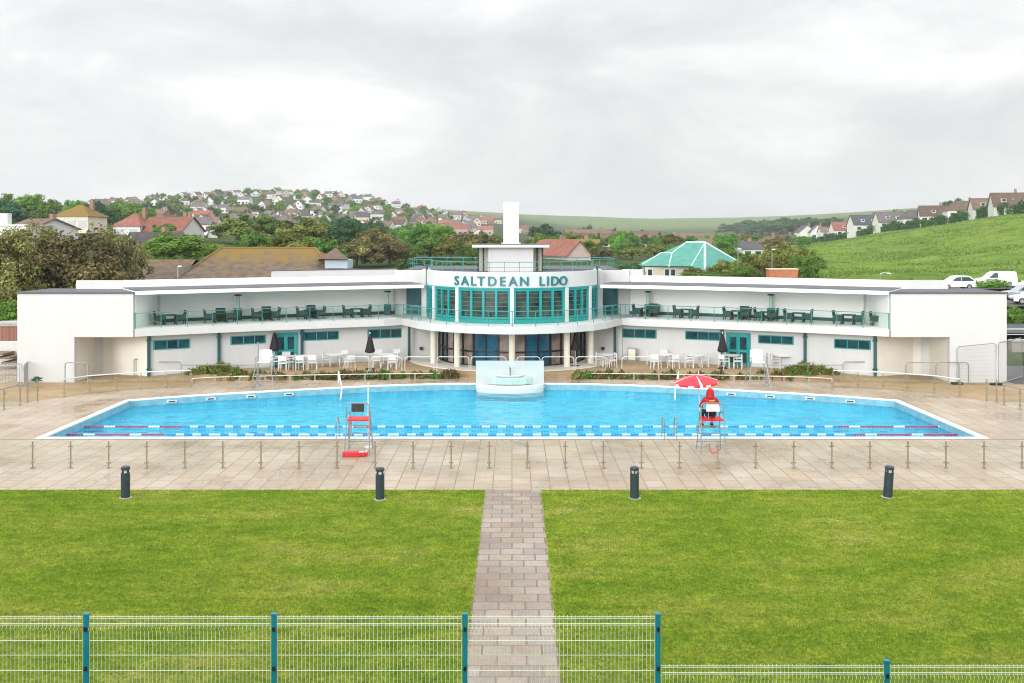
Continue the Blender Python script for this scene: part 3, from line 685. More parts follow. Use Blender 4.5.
# roof railing
w = MB(); rl = arc(CX, CY, RD - .35, -86, 86, 34)
w.tube([(x, y, 6.96) for x, y in rl], .022, 5); w.tube([(x, y, 6.62) for x, y in rl], .012, 4)
for x, y in rl[::2]: w.tube([(x, y, 6.2), (x, y, 6.96)], .02, 5)
for s in (-1, 1):
    ln = [(s * 5.4, 68.0), (s * 7.3, 70.8), (s * 7.3, 75.0)]
    for z, r in ((6.98, .022), (6.66, .012)): w.tube([(x, y, z) for x, y in ln], r, 5)
    for (xa_, ya_), (xb_, yb_) in zip(ln[:-1], ln[1:]):
        for t in (0, .33, .66, 1): w.tube([(xa_ + (xb_ - xa_) * t, ya_ + (yb_ - ya_) * t, 6.2), (xa_ + (xb_ - xa_) * t, ya_ + (yb_ - ya_) * t, 6.98)], .018, 5)
w.tube([(-7.3, 75, 6.98), (7.3, 75, 6.98)], .03, 5)
for i in range(13): x = -7.3 + 14.6 * i / 12; w.tube([(x, 75, 6.2), (x, 75, 6.98)], .026, 5)
bpart(w, 'roof_railing', 'tealrail')
# balcony balustrade: glass, rail, posts along the slab edge
edge = front
Vp = [Vector(p) for p in edge]
acc = [0.0]
for i in range(1, len(Vp)): acc.append(acc[-1] + (Vp[i] - Vp[i - 1]).length)
def along(t, inset=.14):
    i = 1
    while i < len(acc) - 1 and acc[i] < t: i += 1
    k = (t - acc[i - 1]) / (acc[i] - acc[i - 1]); p = Vp[i - 1].lerp(Vp[i], k); d = (Vp[i] - Vp[i - 1]).normalized()
    return p + Vector((-d.y, d.x)) * inset
bal = thing('tmp', 'x', 'x'); bpy.data.objects.remove(bal)
LT = acc[-1]; npost = 36
w = MB(); line = [along(LT * i / 120) for i in range(121)]
w.tube([(p.x, p.y, ZF + .92) for p in line], .024, 6); bal = bpart(w, 'balustrade_rail', 'tealrail')
for i in range(npost + 1):
    p = along(LT * (i + .0) / npost + (0.05 if i == 0 else -.05 if i == npost else 0)); w = MB(); w.tube([(p.x, p.y, ZF), (p.x, p.y, ZF + .9)], .024, 5); bpart(w, 'balustrade_post', 'tealrail', bal)
w = MB(); w.ribbon([(p.x, p.y) for p in line], .012, ZF + .06, ZF + .86); bpart(w, 'balustrade_glass', 'glasspale', bal, fixn=False)
for s in (-1, 1):                                   # short side rail where wing meets drum balcony
    w = MB(); p0 = Vector((s * 7.2, 66.3, ZF)); p1 = Vector((s * 5.9, 64.9, ZF))
    for z in (.92, .62, .32): w.tube([p0 + Vector((0, 0, z)), p1 + Vector((0, 0, z))], .028, 5)
    for t in (0, .5, 1): q = p0.lerp(p1, t); w.tube([q, q + Vector((0, 0, .92))], .03, 5)
    bpart(w, 'balcony_gate_rail', 'tealrail')
# lettering around the drum
dg = None
def glyph(ch, size, depth):
    cu = bpy.data.curves.new('letter', 'FONT'); cu.body = ch; cu.size = size; cu.extrude = depth; cu.offset = size * .012; cu.align_x = 'CENTER'; cu.resolution_u = 3
    o = bpy.data.objects.new('letter_tmp', cu); COL.objects.link(o)
    bpy.context.view_layer.update()
    me = bpy.data.meshes.new_from_object(o.evaluated_get(bpy.context.evaluated_depsgraph_get()))
    bpy.data.objects.remove(o); bpy.data.curves.remove(cu)
    return me
LET = [('S', 456.6), ('A', 464.8), ('L', 473.2), ('T', 481), ('D', 492), ('E', 502.5), ('A', 513), ('N', 524.3), ('L', 542), ('I', 548), ('D', 555), ('O', 563.5)]
signr = thing('sign_lettering', None, None); signr.parent = lido
for ch, x in LET:
    t = (x - 512) / F; lo, hi = -80.0, 80.0
    for _ in range(40):
        mid = (lo + hi) / 2; p = arc(CX, CY, RD + .06, mid, mid, 1)[0]
        if p[0] / p[1] < t: lo = mid
        else: hi = mid
    p = arc(CX, CY, RD + .05, lo, lo, 1)[0]
    me = glyph(ch, .82, .05); me.materials.clear(); me.materials.append(M['letter'])
    o = bpy.data.objects.new('letter', me); COL.objects.link(o); o.parent = signr
    o.location = (p[0], p[1], 5.50); o.rotation_euler = (R(90), 0, R(lo)); o.scale = (1.0, 1, 1)
# ------------------------------------------------------------------ terrace, ramps, paving behind the glass fence
tf_px = [(196, 376.4), (250, 375.4), (300, 374.4), (350, 373.5), (400, 372.7), (450, 372), (512, 371.6)]
tfh = [g(x, y, .3) for x, y in tf_px]; tfl = [(p.x, p.y) for p in tfh]
tfl = tfl + [(-x, y) for x, y in reversed(tfl[:-1])]
TX = abs(tfl[0][0])
b = MB(); b.prism(tfl + [wp(1, 19.6, .99), wp(1, 12, .99), (7.2, 67), (-7.2, 67), wp(-1, 12, .99), wp(-1, 19.6, .99)], -.03, .30)
tag(b.build('terrace', 'tan'), kind='structure')
fpx = [(27, 402), (64, 397), (90, 393), (116, 391), (141, 389), (166, 388), (191, 387)]
for s in (-1, 1):
    P = [g(x, y) for x, y in fpx]; fl = [(s * -abs(p.x) * -1, p.y) for p in P]
    sheet('tan_paving', fl + [(s * TX, tfl[0][1] + .1), (s * TX, 63), (s * 30, 63), (s * 29.6, 51.8)], [], 0.005, 'tan')
    b = MB(); w0 = wp(s, 19.6, .99)
    x0, x1 = s * TX, s * 25.6
    vs = [(x0, tfl[0][1], .012), (x0, 64.2, .012), (x0, 64.2, .298), (x0, tfl[0][1], .298), (x1, 58.9, .012), (x1, 62.6, .012), (x1, 62.6, .03), (x1, 58.9, .03)]
    b.add(vs, [(0, 1, 2, 3), (4, 5, 6, 7), (0, 1, 5, 4), (1, 2, 6, 5), (2, 3, 7, 6), (3, 0, 4, 7)]); tag(b.build('ramp', 'tan'), kind='structure')
tag(sheet('grey_pavement', [(29.2, 58), (75, 50), (75, 66), (29.2, 66)], [], .006, 'asphalt'))

# ------------------------------------------------------------------ glass fences
def fence_post(parent, x, y, h, r=.028, two=True):
    w = MB(); w.tube([(x, y, .0), (x, y, h)], r, 7); p = w.build('post', 'bronze', parent)
    for z in (.2, h - .19): w = MB(); w.box((x, y, z), (.17, .05, .05)); w.build('clamp', 'bronze', p)
    w = MB(); w.lathe([(.085, 0), (.085, .02), (.03, .03)], (x, y, .003), 8); w.build('foot_plate', 'bronze', p)
DF = g(512, 468).y
gf_ = thing('glass_fence', 'long straight frameless glass fence with thin steel posts between pool and lawn', 'fence', (0, 0, 0))
fx = [(32.5 + 38.06 * i - 512) * DF / F for i in range(-1, 27)]
for x in fx: fence_post(gf_, x, DF, .99)
w = MB(); w.tube([(fx[0] - 1.4, DF, 1.07), (fx[-1] + 1.4, DF, 1.07)], .018, 6); w.build('top_rail', 'steel', gf_)
for a, c_ in zip(fx[:-1], fx[1:]):
    w = MB(); w.box(((a + c_) / 2, DF, .56), (c_ - a - .07, .012, .98)); w.build('glass_panel', 'glass', gf_)
for s, nm in ((-1, 'left'), (1, 'right')):
    wing = 'left' if s < 0 else 'right'
    t = thing('glass_fence', f'curved glass fence with white top rail near the {wing} pool corner', 'fence')
    P = [g(x, y) for x, y in fpx[1:]] ; P = [Vector((s * abs(p.x), p.y, 0)) for p in P]
    for p in P: fence_post(t, p.x, p.y, .92, .022)
    w = MB(); w.tube([(p.x, p.y, .95) for p in P], .035, 6); w.build('top_rail', 'whitemetal', t)
    for a, c_ in zip(P[:-1], P[1:]):
        w = MB(); w.bar(a + Vector((0, 0, .5)), c_ + Vector((0, 0, .5)), .012, .8); w.build('glass_panel', 'glass', t)
    t = thing('glass_gate', f'narrow glass gate panel between two steel posts at the {wing} pool corner', 'gate')
    q = [g(27.5, 402.3), g(37.5, 401.2)]; q = [Vector((s * abs(p.x), p.y, 0)) for p in q]
    for p in q: w = MB(); w.tube([p, p + Vector((0, 0, 1.15))], .04, 7); w.build('post', 'bronze', t)
    w = MB(); w.bar(q[0] + Vector((0, 0, .6)), q[1] + Vector((0, 0, .6)), .015, 1.0); w.build('glass_panel', 'glass', t)
    t = thing('glass_fence', f'short glass fence with steel handrail running out of the picture on the {wing}', 'fence')
    q = [g(20, 405), g(4, 409.3), g(-16, 414), g(-40, 420)]; q = [Vector((s * abs(p.x), p.y, 0)) for p in q]
    for p in q: fence_post(t, p.x, p.y, .98, .03)
    w = MB(); w.tube([p + Vector((0, 0, 1.03)) for p in q], .035, 6); w.build('top_rail', 'steel', t)
    for a, c_ in zip(q[:-1], q[1:]): w = MB(); w.bar(a + Vector((0, 0, .52)), c_ + Vector((0, 0, .52)), .012, .84); w.build('glass_panel', 'glass', t)

# ------------------------------------------------------------------ handrails, hoops, barriers
def hoop(x0, x1, D, zb, zt, label, group, r=.027, m='whitemetal', D1=None):
    D1 = D1 or D
    a, c_ = at(x0, YH, D), at(x1, YH, D1); w = MB(); k = .16
    d = (c_ - a); d.z = 0; d.normalize()
    A = lambda z, off=0: Vector((a.x, a.y, z)) + d * off
    B = lambda z, off=0: Vector((c_.x, c_.y, z)) - d * off
    w.tube([A(zb), A(zt - k), A(zt - k * .3, k * .3), A(zt, k), B(zt, k), B(zt - k * .3, k * .3), B(zt - k), B(zb)], r, 6, 0)
    return tag(w.build('hoop_rail', m), label, 'handrail', group)
gr = 'tubular hoop rails along the terrace edge'
spans = [(346, 369, 'left of the black parasol near the drum'), (371, 402, 'right of the black parasol near the drum'), (405, 434, 'below the place where left balcony meets the drum'), (437, 469, 'in front of the leftmost column of the drum'), (471, 506, 'behind the white fountain wall, left of the central column'),
         (517, 540, 'behind the white fountain wall, right of the central column'), (542, 574, 'in front of the right hand drum column'), (576, 606, 'below the place where right balcony meets the drum'), (622, 654, 'beside the steel service hatch')]
for x0, x1, lab in spans: hoop(x0, x1, 61.5, .3, 1.17, 'white hoop rail ' + lab, gr)
def rail_run(pts, label, low=False, m='whitemetal', r=.028, mid=True):
    t = thing('handrail', label, 'handrail'); P = [Vector(p) for p in pts]
    w = MB(); w.tube(P, r, 6); w.build('rail', m, t)
    if mid: w = MB(); w.tube([p - Vector((0, 0, (p.z) * .45)) for p in P], r * .6, 5); w.build('mid_rail', m, t)
    for p in P: w = MB(); w.tube([(p.x, p.y, .0), p], r * .9, 6); w.build('post', m, t)
    return t
for s, nm in ((-1, 'left'), (1, 'right')):
    fx_ = lambda x: x if s < 0 else 1024 - x
    hoop(fx_(65), fx_(88), 58.1, .0, 1.25, f'steel hoop rail in front of the {nm} end block niche', 'steel hoop rails by the end blocks', .034, 'steel')
    hoop(fx_(157), fx_(181), 60.4, .05, 1.0, f'steel hoop rail at the foot of the {nm} ramp beside the crowd barrier', 'steel hoop rails by the end blocks', .032, 'steel')
    P = [at(fx_(x), 365 + (0 if x > 180 else .5), D) for x, D in ((181, 60.0), (198, 60.2), (216, 60.4), (238, 60.6), (256, 60.8))]
    rail_run(P, f'thin ramp handrail above the planting on the {nm} side', mid=False, m='steel', r=.025)
    P = [at(fx_(x), y, D) for x, y, D in ((192, 378.6, 58.9), (215, 377.2, 59.2), (240, 376.6, 59.35), (265, 376, 59.4), (290, 375.4, 59.5), (315, 374.9, 59.55), (340, 374.5, 59.6), (365, 374.1, 59.7), (390, 373.8, 59.8), (415, 373.5, 60), (440, 373.3, 60.2))]
    t = rail_run(P, f'knee high white rail guarding the {nm} planting bed beside the pool', mid=False, r=.026)
def barrier(name_label, x0, x1, D0, D1, zt, zb=.15, group='steel crowd barriers'):
    t = thing('crowd_barrier', name_label, 'barrier', group=group)
    a, c_ = at(x0, YH, D0), at(x1, YH, D1); a.z = c_.z = 0
    u = Vector((0, 0, 1)); L_ = (c_ - a).length
    w = MB(); w.tube([a + u * zb, a + u * (zt - .1), a.lerp(c_, .04) + u * zt, a.lerp(c_, .96) + u * zt, c_ + u * (zt - .1), c_ + u * zb, a + u * zb], .026, 6); w.build('frame', 'steel', t)
    n = max(6, int(L_ / .14)); w = MB()
    for i in range(1, n): p = a.lerp(c_, i / n); w.tube([p + u * zb, p + u * zt], .013, 5)
    w.build('bar_infill', 'steel', t)
    d = (c_ - a).normalized(); nrm = Vector((-d.y, d.x, 0))
    for k in (.15, .85): p = a.lerp(c_, k); w = MB(); w.bar(p - nrm * .3 + u * .03, p + nrm * .3 + u * .03, .06, .04); w.bar(p + u * .03, p + u * (zb + .02), .05, .05); w.build('foot', 'steel', t)
barrier('grey crowd barrier beside the floating steps, running out of the picture', -14, 22, 57.4, 57.8, 1.22)
barrier('short grey crowd barrier turned edge on beside the left end block', 24, 29, 57.2, 59.2, 1.22)
barrier('grey crowd barrier against the left ramp wall', 134, 155, 60.6, 60.3, 1.15)
barrier('grey crowd barrier inside the right end block niche', 934, 948, 61.1, 60.2, 1.2)
hoop(906, 968.5, 58.1, 0, 1.25, 'long steel hoop rail in front of the right end block', 'steel hoop rails by the end blocks', .034, 'steel')
t = thing('wire_fence_panel', 'tall temporary wire fence panel standing against the right end block', 'fence panel')
a, c_ = at(957, YH, 57.9), at(996, YH, 57.6); a.z = c_.z = 0; u = Vector((0, 0, 1))
w = MB(); w.tube([a + u * .1, a + u * 2.05, a.lerp(c_, .06) + u * 2.2, a.lerp(c_, .94) + u * 2.42, c_ + u * 2.3, c_ + u * .1, a + u * .1], .028, 6); w.build('frame', 'steel', t)
w = MB()
for i in range(1, 40): p = a.lerp(c_, i / 40); w.tube([p + u * .12, p + u * (2.17 + .22 * i / 40)], .0035, 3)
for i in range(1, 10): w.tube([a + u * (.1 + .21 * i), c_ + u * (.1 + .23 * i)], .0035, 3)
w.build('wire_mesh', 'steel', t)
for p in (a, c_): w = MB(); w.box((p.x, p.y, .07), (.62, .24, .13)); w.build('foot_block', 'black', t)
t = thing('wire_fence_panel', 'second temporary wire fence panel folding back past the building corner', 'fence panel')
a, c_ = at(998.5, YH, 57.6), at(1022, YH, 60.5); a.z = c_.z = 0
w = MB(); w.tube([a + u * .1, a + u * 2.35, a.lerp(c_, .06) + u * 2.45, a.lerp(c_, .94) + u * 2.45, c_ + u * 2.35, c_ + u * .1, a + u * .1], .028, 6); w.build('frame', 'steel', t)
w = MB()
for i in range(1, 36): p = a.lerp(c_, i / 36); w.tube([p + u * .12, p + u * 2.44], .0035, 3)
w.build('wire_mesh', 'steel', t)

# ------------------------------------------------------------------ pool furniture
for y, lab in ((426.6, 'farther lane rope floating across the pool, red at both ends'), (434.6, 'nearer lane rope floating close to the front edge of the pool, red at both ends')):
    D = g(512, y, -.30).y; t = thing('lane_rope', lab, 'lane rope', (0, D, -.30))
    far_r = y < 430
    x0, x1 = ((72, 951) if far_r else (50, 968)); ra, rb = ((181, 839) if far_r else (166, 853))
    X = lambda x: (x - 512) * D / F
    w = MB()
    def disc(xc, L_, m): w.tube([(xc - L_ / 2, 0, 0), (xc + L_ / 2, 0, 0)], .042, 8, m)
    xx = X(x0); i = 0
    seg = .62
    while xx < X(x1):
        px = 512 + xx * F / D
        if px < ra or px > rb: disc(xx, .10, 0 if (i // 4) % 4 != 3 else 2); xx += .13; i += 1
        else:
            k = ((xx - X(ra)) / .80) % 1.0; disc(xx, .10, 1 if k < .5 else 2); xx += .125
    w.build('float_line', ['redfloat', 'bluefloat', 'whitefloat'], t)
    w = MB(); w.tube([(-XS, 0, -.02), (XS, 0, -.02)], .012, 4); w.build('cable', 'whitefloat', t)
# overflow / light boxes on the far wall of the pool
for k, x in enumerate((172, 211, 251, 289, 731, 770, 810, 850)):
    i = min(range(len(far_line)), key=lambda j: abs(512 + far_line[j][0] * F / far_line[j][1] - x)); 
    t_ = (x - 512) / F
    best = None
    for (xa_, ya_), (xb_, yb_) in zip(far_line[:-1], far_line[1:]):
        if xa_ / ya_ <= t_ <= xb_ / yb_:
            den = (xb_ - xa_) - t_ * (yb_ - ya_); q = (t_ * ya_ - xa_) / den; best = (xa_ + q * (xb_ - xa_), ya_ + q * (yb_ - ya_), math.atan2(yb_ - ya_, xb_ - xa_))
    w = MB(); w.box((0, 0, 0), (.5, .12, .13)); o = w.build('skimmer_box', 'whitemetal', None, (best[0], best[1] - .04, -.2)); o.rotation_euler = (0, 0, best[2])
    w = MB(); w.box((0, -.062, .0), (.34, .01, .07)); w.build('skimmer_mouth', 'slate', o)
    side = 'left' if x < 512 else 'right'
    ordn = {172: 'next to the far left pool corner', 211: 'second out from the far left pool corner', 251: 'below the white guard chair on the far left', 289: 'nearest the fountain on the far left', 731: 'nearest the fountain on the far right', 770: 'below the white guard chair on the far right', 810: 'second in from the far right pool corner', 850: 'next to the far right pool corner'}[x]
    tag(o, 'white skimmer box in far pool edge, ' + ordn, 'skimmer', 'skimmer boxes in the far pool edge')
# fountain: stepped semicircular cascade before a white screen wall
fsq = []
ft = thing('fountain', 'white stepped cascade fountain with green tiled bowl before a square white screen wall', 'fountain', (0, 57.2, 0))
w = MB(); w.box((-.12, .55, .36), (3.92, .22, 2.06)); m_ = bpy.data.materials.new('frosted_screen'); m_.use_nodes = True; nt = m_.node_tree; nt.nodes.clear()
o_ = nn(nt, 'ShaderNodeOutputMaterial'); a_ = nn(nt, 'ShaderNodeBsdfTransparent'); a_.inputs[0].default_value = (.93, .98, .97, 1); d_ = nn(nt, 'ShaderNodeBsdfPrincipled'); d_.inputs['Base Color'].default_value = (.68, .72, .71, 1); d_.inputs['Roughness'].default_value = .3; x_ = nn(nt, 'ShaderNodeMixShader'); x_.inputs[0].default_value = .62
nt.links.new(a_.outputs[0], x_.inputs[1]); nt.links.new(d_.outputs[0], x_.inputs[2]); nt.links.new(x_.outputs[0], o_.inputs[0]); M['frosted'] = m_
w.build('screen_wall', 'frosted', ft)
for r0, z0, z1, m, nm in ((1.72, -.6, .10, 'white', 'lower_basin'), (1.1, .08, .50, 'fountgreen', 'green_bowl'), (.7, .48, .62, 'white', 'upper_basin')):
    w = MB(); pr_ = [(r0 * .9, z0), (r0, z0 + .05), (r0, z1 - .03), (r0 - .04, z1), (r0 - .16, z1), (r0 - .18, z1 - .1), (.01, z1 - .1)]
    w.lathe(pr_, (-.1, .42, 0), 28, 0, math.pi, 2 * math.pi); fsq.append(w.build(nm, m, ft, smooth=False))
w = MB(); w.lathe([(1.72, .105), (1.76, .06), (1.78, -.05), (1.79, -.12)], (-.1, .42, 0), 40, 0, math.pi, 2 * math.pi)
w.lathe([(1.1, .505), (1.15, .42), (1.17, .2), (1.19, .11)], (-.1, .42, 0), 40, 0, math.pi, 2 * math.pi)
def fallm():
    m = bpy.data.materials.new('falling_water'); m.use_nodes = True; nt = m.node_tree; nt.nodes.clear()
    o = nn(nt, 'ShaderNodeOutputMaterial'); a = nn(nt, 'ShaderNodeBsdfTransparent'); d = nn(nt, 'ShaderNodeBsdfDiffuse'); d.inputs[0].default_value = (.88, .94, .93, 1); x = nn(nt, 'ShaderNodeMixShader')
    geo = nn(nt, 'ShaderNodeNewGeometry'); mp = nn(nt, 'ShaderNodeMapping'); mp.inputs['Scale'].default_value = (9, 9, .7); n = nn(nt, 'ShaderNodeTexNoise'); n.inputs['Scale'].default_value = 1.2; n.inputs['Detail'].default_value = 5
    nt.links.new(geo.outputs['Position'], mp.inputs[0]); nt.links.new(mp.outputs[0], n.inputs['Vector'])
    nt.links.new(ramp(nt, [(.35, (.12,) * 3), (.7, (.55,) * 3)], n.outputs[0]), x.inputs[0]); nt.links.new(a.outputs[0], x.inputs[1]); nt.links.new(d.outputs[0], x.inputs[2]); nt.links.new(x.outputs[0], o.inputs[0]); return m
M['fall'] = fallm()
fsq.append(w.build('falling_water', 'fall', ft, fixn=False))
for o in fsq: o.scale = (1.12, .55, 1); o.location = (0, .22, 0)
w = MB(); w.tube([(-.1, .1, .6), (-.1, .1, .95), (-.1, .0, 1.12), (-.1, -.1, 1.05)], .05, 8); w.build('spout', 'steel', ft)
# ladders, sloping rails, poles
def pool_ladder(x, y, label):
    p = g(x, y); t = thing('pool_ladder', label, 'ladder', (p.x, YN - .25, 0), 0, 'stainless pool ladders')
    for d in (-.26, .26):
        w = MB(); w.tube([(d, -.35, 0), (d, -.33, .75), (d, -.2, .92), (d, .1, .9), (d, .38, .55), (d, .40, -1.0)], .027, 7); w.build('side_rail', 'steel', t)
    for z in (-.25, -.55): w = MB(); w.box((0, .4, z), (.5, .1, .03)); w.build('tread', 'steel', t)
pool_ladder(345, 437, 'steel pool ladder beside the empty guard chair')
pool_ladder(668, 437, "steel pool ladder beside the lifeguard's chair")
for x0, x1, x2, s, lab in ((338.5, 342, 340.5, -1, 'white sloping handrail entering the far side of the pool, left of the fountain'), (678.5, 675.5, 675, 1, 'white sloping handrail entering the far side of the pool, right of the fountain')):
    a, m_, e = at(x0, 372, 58.4), at(x1, 388, 56.9), at(x2, 399, 54.6)
    w = MB(); w.tube([Vector((a.x, a.y, 0)), a, m_, e, (e.x, e.y, -.4)], .045, 7); tag(w.build('pool_handrail', 'whitemetal'), lab, 'handrail', 'white sloping pool handrails')
def tall_pole(x, ytop, D, zb, label, m='whitemetal', r=.03):
    p = at(x, ytop, D); w = MB(); w.tube([(0, 0, zb), (0, 0, p.z)], r, 7); w.lathe([(.16, 0), (.16, .05), (.05, .1)], (0, 0, zb), 10)
    return tag(w.build('pole', m, None, (p.x, p.y, 0)), label, 'pole')
tall_pole(368.2, 382.5, 40.6, 0, 'slim white pole standing beside the empty guard chair')
tall_pole(258, 342, 57.4, 0, 'grey pole beside the far white guard chair on the left', 'steel', .035)
tall_pole(767, 353, 57.6, 0, 'grey pole beside the far white guard chair on the right', 'steel', .035)

# ------------------------------------------------------------------ lifeguard chairs
def guard_chair(label, loc, empty=True):
    t = thing('guard_chair', label, 'lifeguard chair', loc, 0, 'high lifeguard chairs by the near pool edge')
    for sx in (-1, 1):
        for sy, zt in ((-1, 1.98), (1, 1.55)):
            w = MB(); fx0, fx1 = sx * .49, sx * (.40 if sy > 0 else .45); fy0, fy1 = sy * .52, sy * .30
            pts = [(fx0, fy0, 0), (fx1, fy1, 1.35), (fx1, fy1 + (0 if sy > 0 else .0), zt - .1)]
            pts += [(fx1 - sx * .1, fy1, zt)] if sy < 0 else [(fx1, fy1 - .12, zt)]
            w.tube(pts, .026, 7); w.build('leg', 'steel', t)
        w = MB(); w.tube([(sx * .42, .2, 1.55), (sx * .45, -.3, 1.6)], .024, 6); w.build('armrest', 'steel', t)
    w = MB(); w.tube([(-.36, -.3, 1.98), (.36, -.3, 1.98)], .024, 6); w.build('top_bar', 'steel', t)
    for z in (.32, .64, .96): w = MB(); k = .49 - .05 * z; w.tube([(-k, .49 - .14 * z, z), (k, .49 - .14 * z, z)], .02, 6); w.build('rung', 'steel', t)
    w = MB(); w.tube([(-.47, -.45, .4), (.47, -.45, .4)], .018, 6); w.build('rear_brace', 'steel', t)
    w = MB(); w.box((0, 0, 1.30), (.84, .66, .07)); w.box((0, .28, 1.30), (.80, .14, .09)); w.build('seat', 'red', t)
    if empty:
        w = MB(); w.box((0, -.3, 1.80), (.50, .06, .32), 0, 0, R(-6)); bk_ = w.build('backrest', 'black', t)
    else:
        w = MB(); w.box((0, -.36, 1.80), (.52, .05, .28), 0, 0, R(-6)); bk_ = w.build('backrest', 'whitemetal', t)
    for sx in (-.16, .16): w = MB(); w.tube([(sx, -.28, 1.3), (sx, -.3, 1.95)], .018, 6); w.build('back_upright', 'steel', t)
    return t
cL = g(359, 451.5); cRt = g(711, 451.5)
guard_chair('empty steel lifeguard chair with red seat and black backrest', (cL.x, cL.y, 0))
guard_chair("steel lifeguard chair with the guard in it and a white backrest", (cRt.x, cRt.y, 0), False)
p = g(355, 456); t = thing('rescue_board', 'red rescue board lying at the foot of the empty guard chair', 'rescue board', (p.x, p.y, .0), R(3))
w = MB(); n = 16; prof = [(.52 * math.cos(2 * math.pi * i / n) * (1 if abs(math.cos(2 * math.pi * i / n)) < .9 else .95), .2 * math.copysign(abs(math.sin(2 * math.pi * i / n)) ** .6, math.sin(2 * math.pi * i / n))) for i in range(n)]
w.prism(prof, .02, .16); w.build('board', 'red', t); w = MB(); w.box((.26, 0, .163), (.2, .22, .006)); w.box((.44, -.03, .18), (.1, .1, .05)); w.build('white_pad', 'whitemetal', t)
p = g(717, 453.5); t = thing('rescue_tube', "red loop handled rescue pole propped at the foot of the lifeguard's chair", 'rescue pole', (p.x, p.y, 0))
w = MB(); w.tube([(-.28, .2, .35), (-.22, .05, .05), (.02, -.02, .06), (.10, .04, .16)], .022, 6); w.build('bent_handle', 'red', t)
# open red parasol
p = at(698.5, 380, 41.0); t = thing('parasol', "open red and white parasol above the lifeguard's chair", 'parasol', (p.x, p.y, 0))
w = MB(); w.tube([(.09, 0, 0), (.0, 0, 2.95)], .02, 7); w.build('pole', 'whitemetal', t)
w = MB(); n = 48
ring = lambda r, z, sag: [(r * math.cos(2 * math.pi * i / n), r * math.sin(2 * math.pi * i / n), z - sag * (0.5 - 0.5 * math.cos(2 * math.pi * i / n * 8)) * .0) for i in range(n)]
R1 = ring(.05, 2.93, 0); R2 = ring(.45, 2.85, 0); R3 = ring(.90, 2.68, 0); R4 = ring(.905, 2.61, 0)
vs = R1 + R2 + R3 + R4; fs, mi = [], []
for k in range(3):
    for i in range(n):
        fs.append((k * n + i, k * n + (i + 1) % n, (k + 1) * n + (i + 1) % n, (k + 1) * n + i)); mi.append(1 if (i % 6 == 0 and i % 12 == 0) or (k == 2 and i % 6 in (2, 3)) else 0)
w.v = vs; w.f = fs; w.m = mi; o = w.build('canopy', ['red', 'whitemetal'], t, fixn=False); o.rotation_euler = (R(4), R(-3), 0)
for i in range(8): a = 2 * math.pi * i / 8; w = MB(); w.tube([(0, 0, 2.9), (.88 * math.cos(a), .88 * math.sin(a), 2.66)], .008, 4); w.build('rib', 'steel', t)
w = MB(); w.lathe([(.03, 2.96), (.03, 3.02), (.005, 3.05)], (0, 0, 0), 8); w.build('finial', 'whitemetal', t)
w = MB(); w.lathe([(.26, 0), (.26, .06), (.05, .1)], (.09, 0, 0), 14); w.build('base', 'kerb', t)

# ------------------------------------------------------------------ the lifeguard
def skin(name, joints, edges, root, m, parent=None, sub=1, groups=None):
    me = bpy.data.meshes.new(name); names = list(joints)
    me.from_pydata([joints[k][0] for k in names], [(names.index(a), names.index(b_)) for a, b_ in edges], [])
    o = bpy.data.objects.new(name, me); COL.objects.link(o)
    md = o.modifiers.new('skin', 'SKIN'); md.use_smooth_shade = True
    sv = me.skin_vertices[0].data if me.skin_vertices else None
    if sv is None:
        bpy.context.view_layer.objects.active = o
        bm = bmesh.new(); bm.from_mesh(me); bm.verts.layers.skin.verify(); bm.to_mesh(me); bm.free(); sv = me.skin_vertices[0].data
    for i, k in enumerate(names):
        r = joints[k][1]; sv[i].radius = (r, r) if not isinstance(r, tuple) else r; sv[i].use_root = (k == root)
    o.modifiers.new('sub', 'SUBSURF').levels = sub; o.modifiers['sub'].render_levels = sub
    bpy.context.view_layer.update()
    me2 = bpy.data.meshes.new_from_object(o.evaluated_get(bpy.context.evaluated_depsgraph_get()))
    bpy.data.objects.remove(o); me2.name = name; me2.materials.clear(); me2.materials.append(M[m])
    for p_ in me2.polygons: p_.use_smooth = True
    o = bpy.data.objects.new(name, me2); COL.objects.link(o)
    if parent: o.parent = parent
    return o
S = 1.28
V3 = lambda x, y, z: (x * S, y * S, z * S)
J = {'pel': (V3(0, 0, .10), .13), 'wai': (V3(0, .0, .26), .125), 'che': (V3(0, .02, .44), .15), 'nk': (V3(0, .04, .58), .06), 'hd0': (V3(0, .06, .68), .085), 'hd1': (V3(0, .065, .76), .088), 'hd2': (V3(0, .06, .82), .06),
     'shl': (V3(-.17, .03, .51), .06), 'ell': (V3(-.29, .12, .28), .043), 'wrl': (V3(-.20, .36, .21), .03), 'hal': (V3(-.17, .43, .20), .033),
     'shr': (V3(.17, .03, .51), .06), 'elr': (V3(.29, .12, .28), .043), 'wrr': (V3(.20, .36, .21), .03), 'har': (V3(.17, .43, .20), .033),
     'hil': (V3(-.1, .03, .09), .09), 'knl': (V3(-.16, .46, .10), .06), 'anl': (V3(-.15, .50, -.32), .04), 'tol': (V3(-.16, .66, -.36), .032),
     'hir': (V3(.1, .03, .09), .09), 'knr': (V3(.16, .46, .10), .06), 'anr': (V3(.15, .50, -.32), .04), 'tor': (V3(.16, .66, -.36), .032)}
E = [('pel', 'wai'), ('wai', 'che'), ('che', 'nk'), ('nk', 'hd0'), ('hd0', 'hd1'), ('hd1', 'hd2')]
for q in 'lr': E += [('che', 'sh' + q), ('sh' + q, 'el' + q), ('el' + q, 'wr' + q), ('wr' + q, 'ha' + q), ('pel', 'hi' + q), ('hi' + q, 'kn' + q), ('kn' + q, 'an' + q), ('an' + q, 'to' + q)]
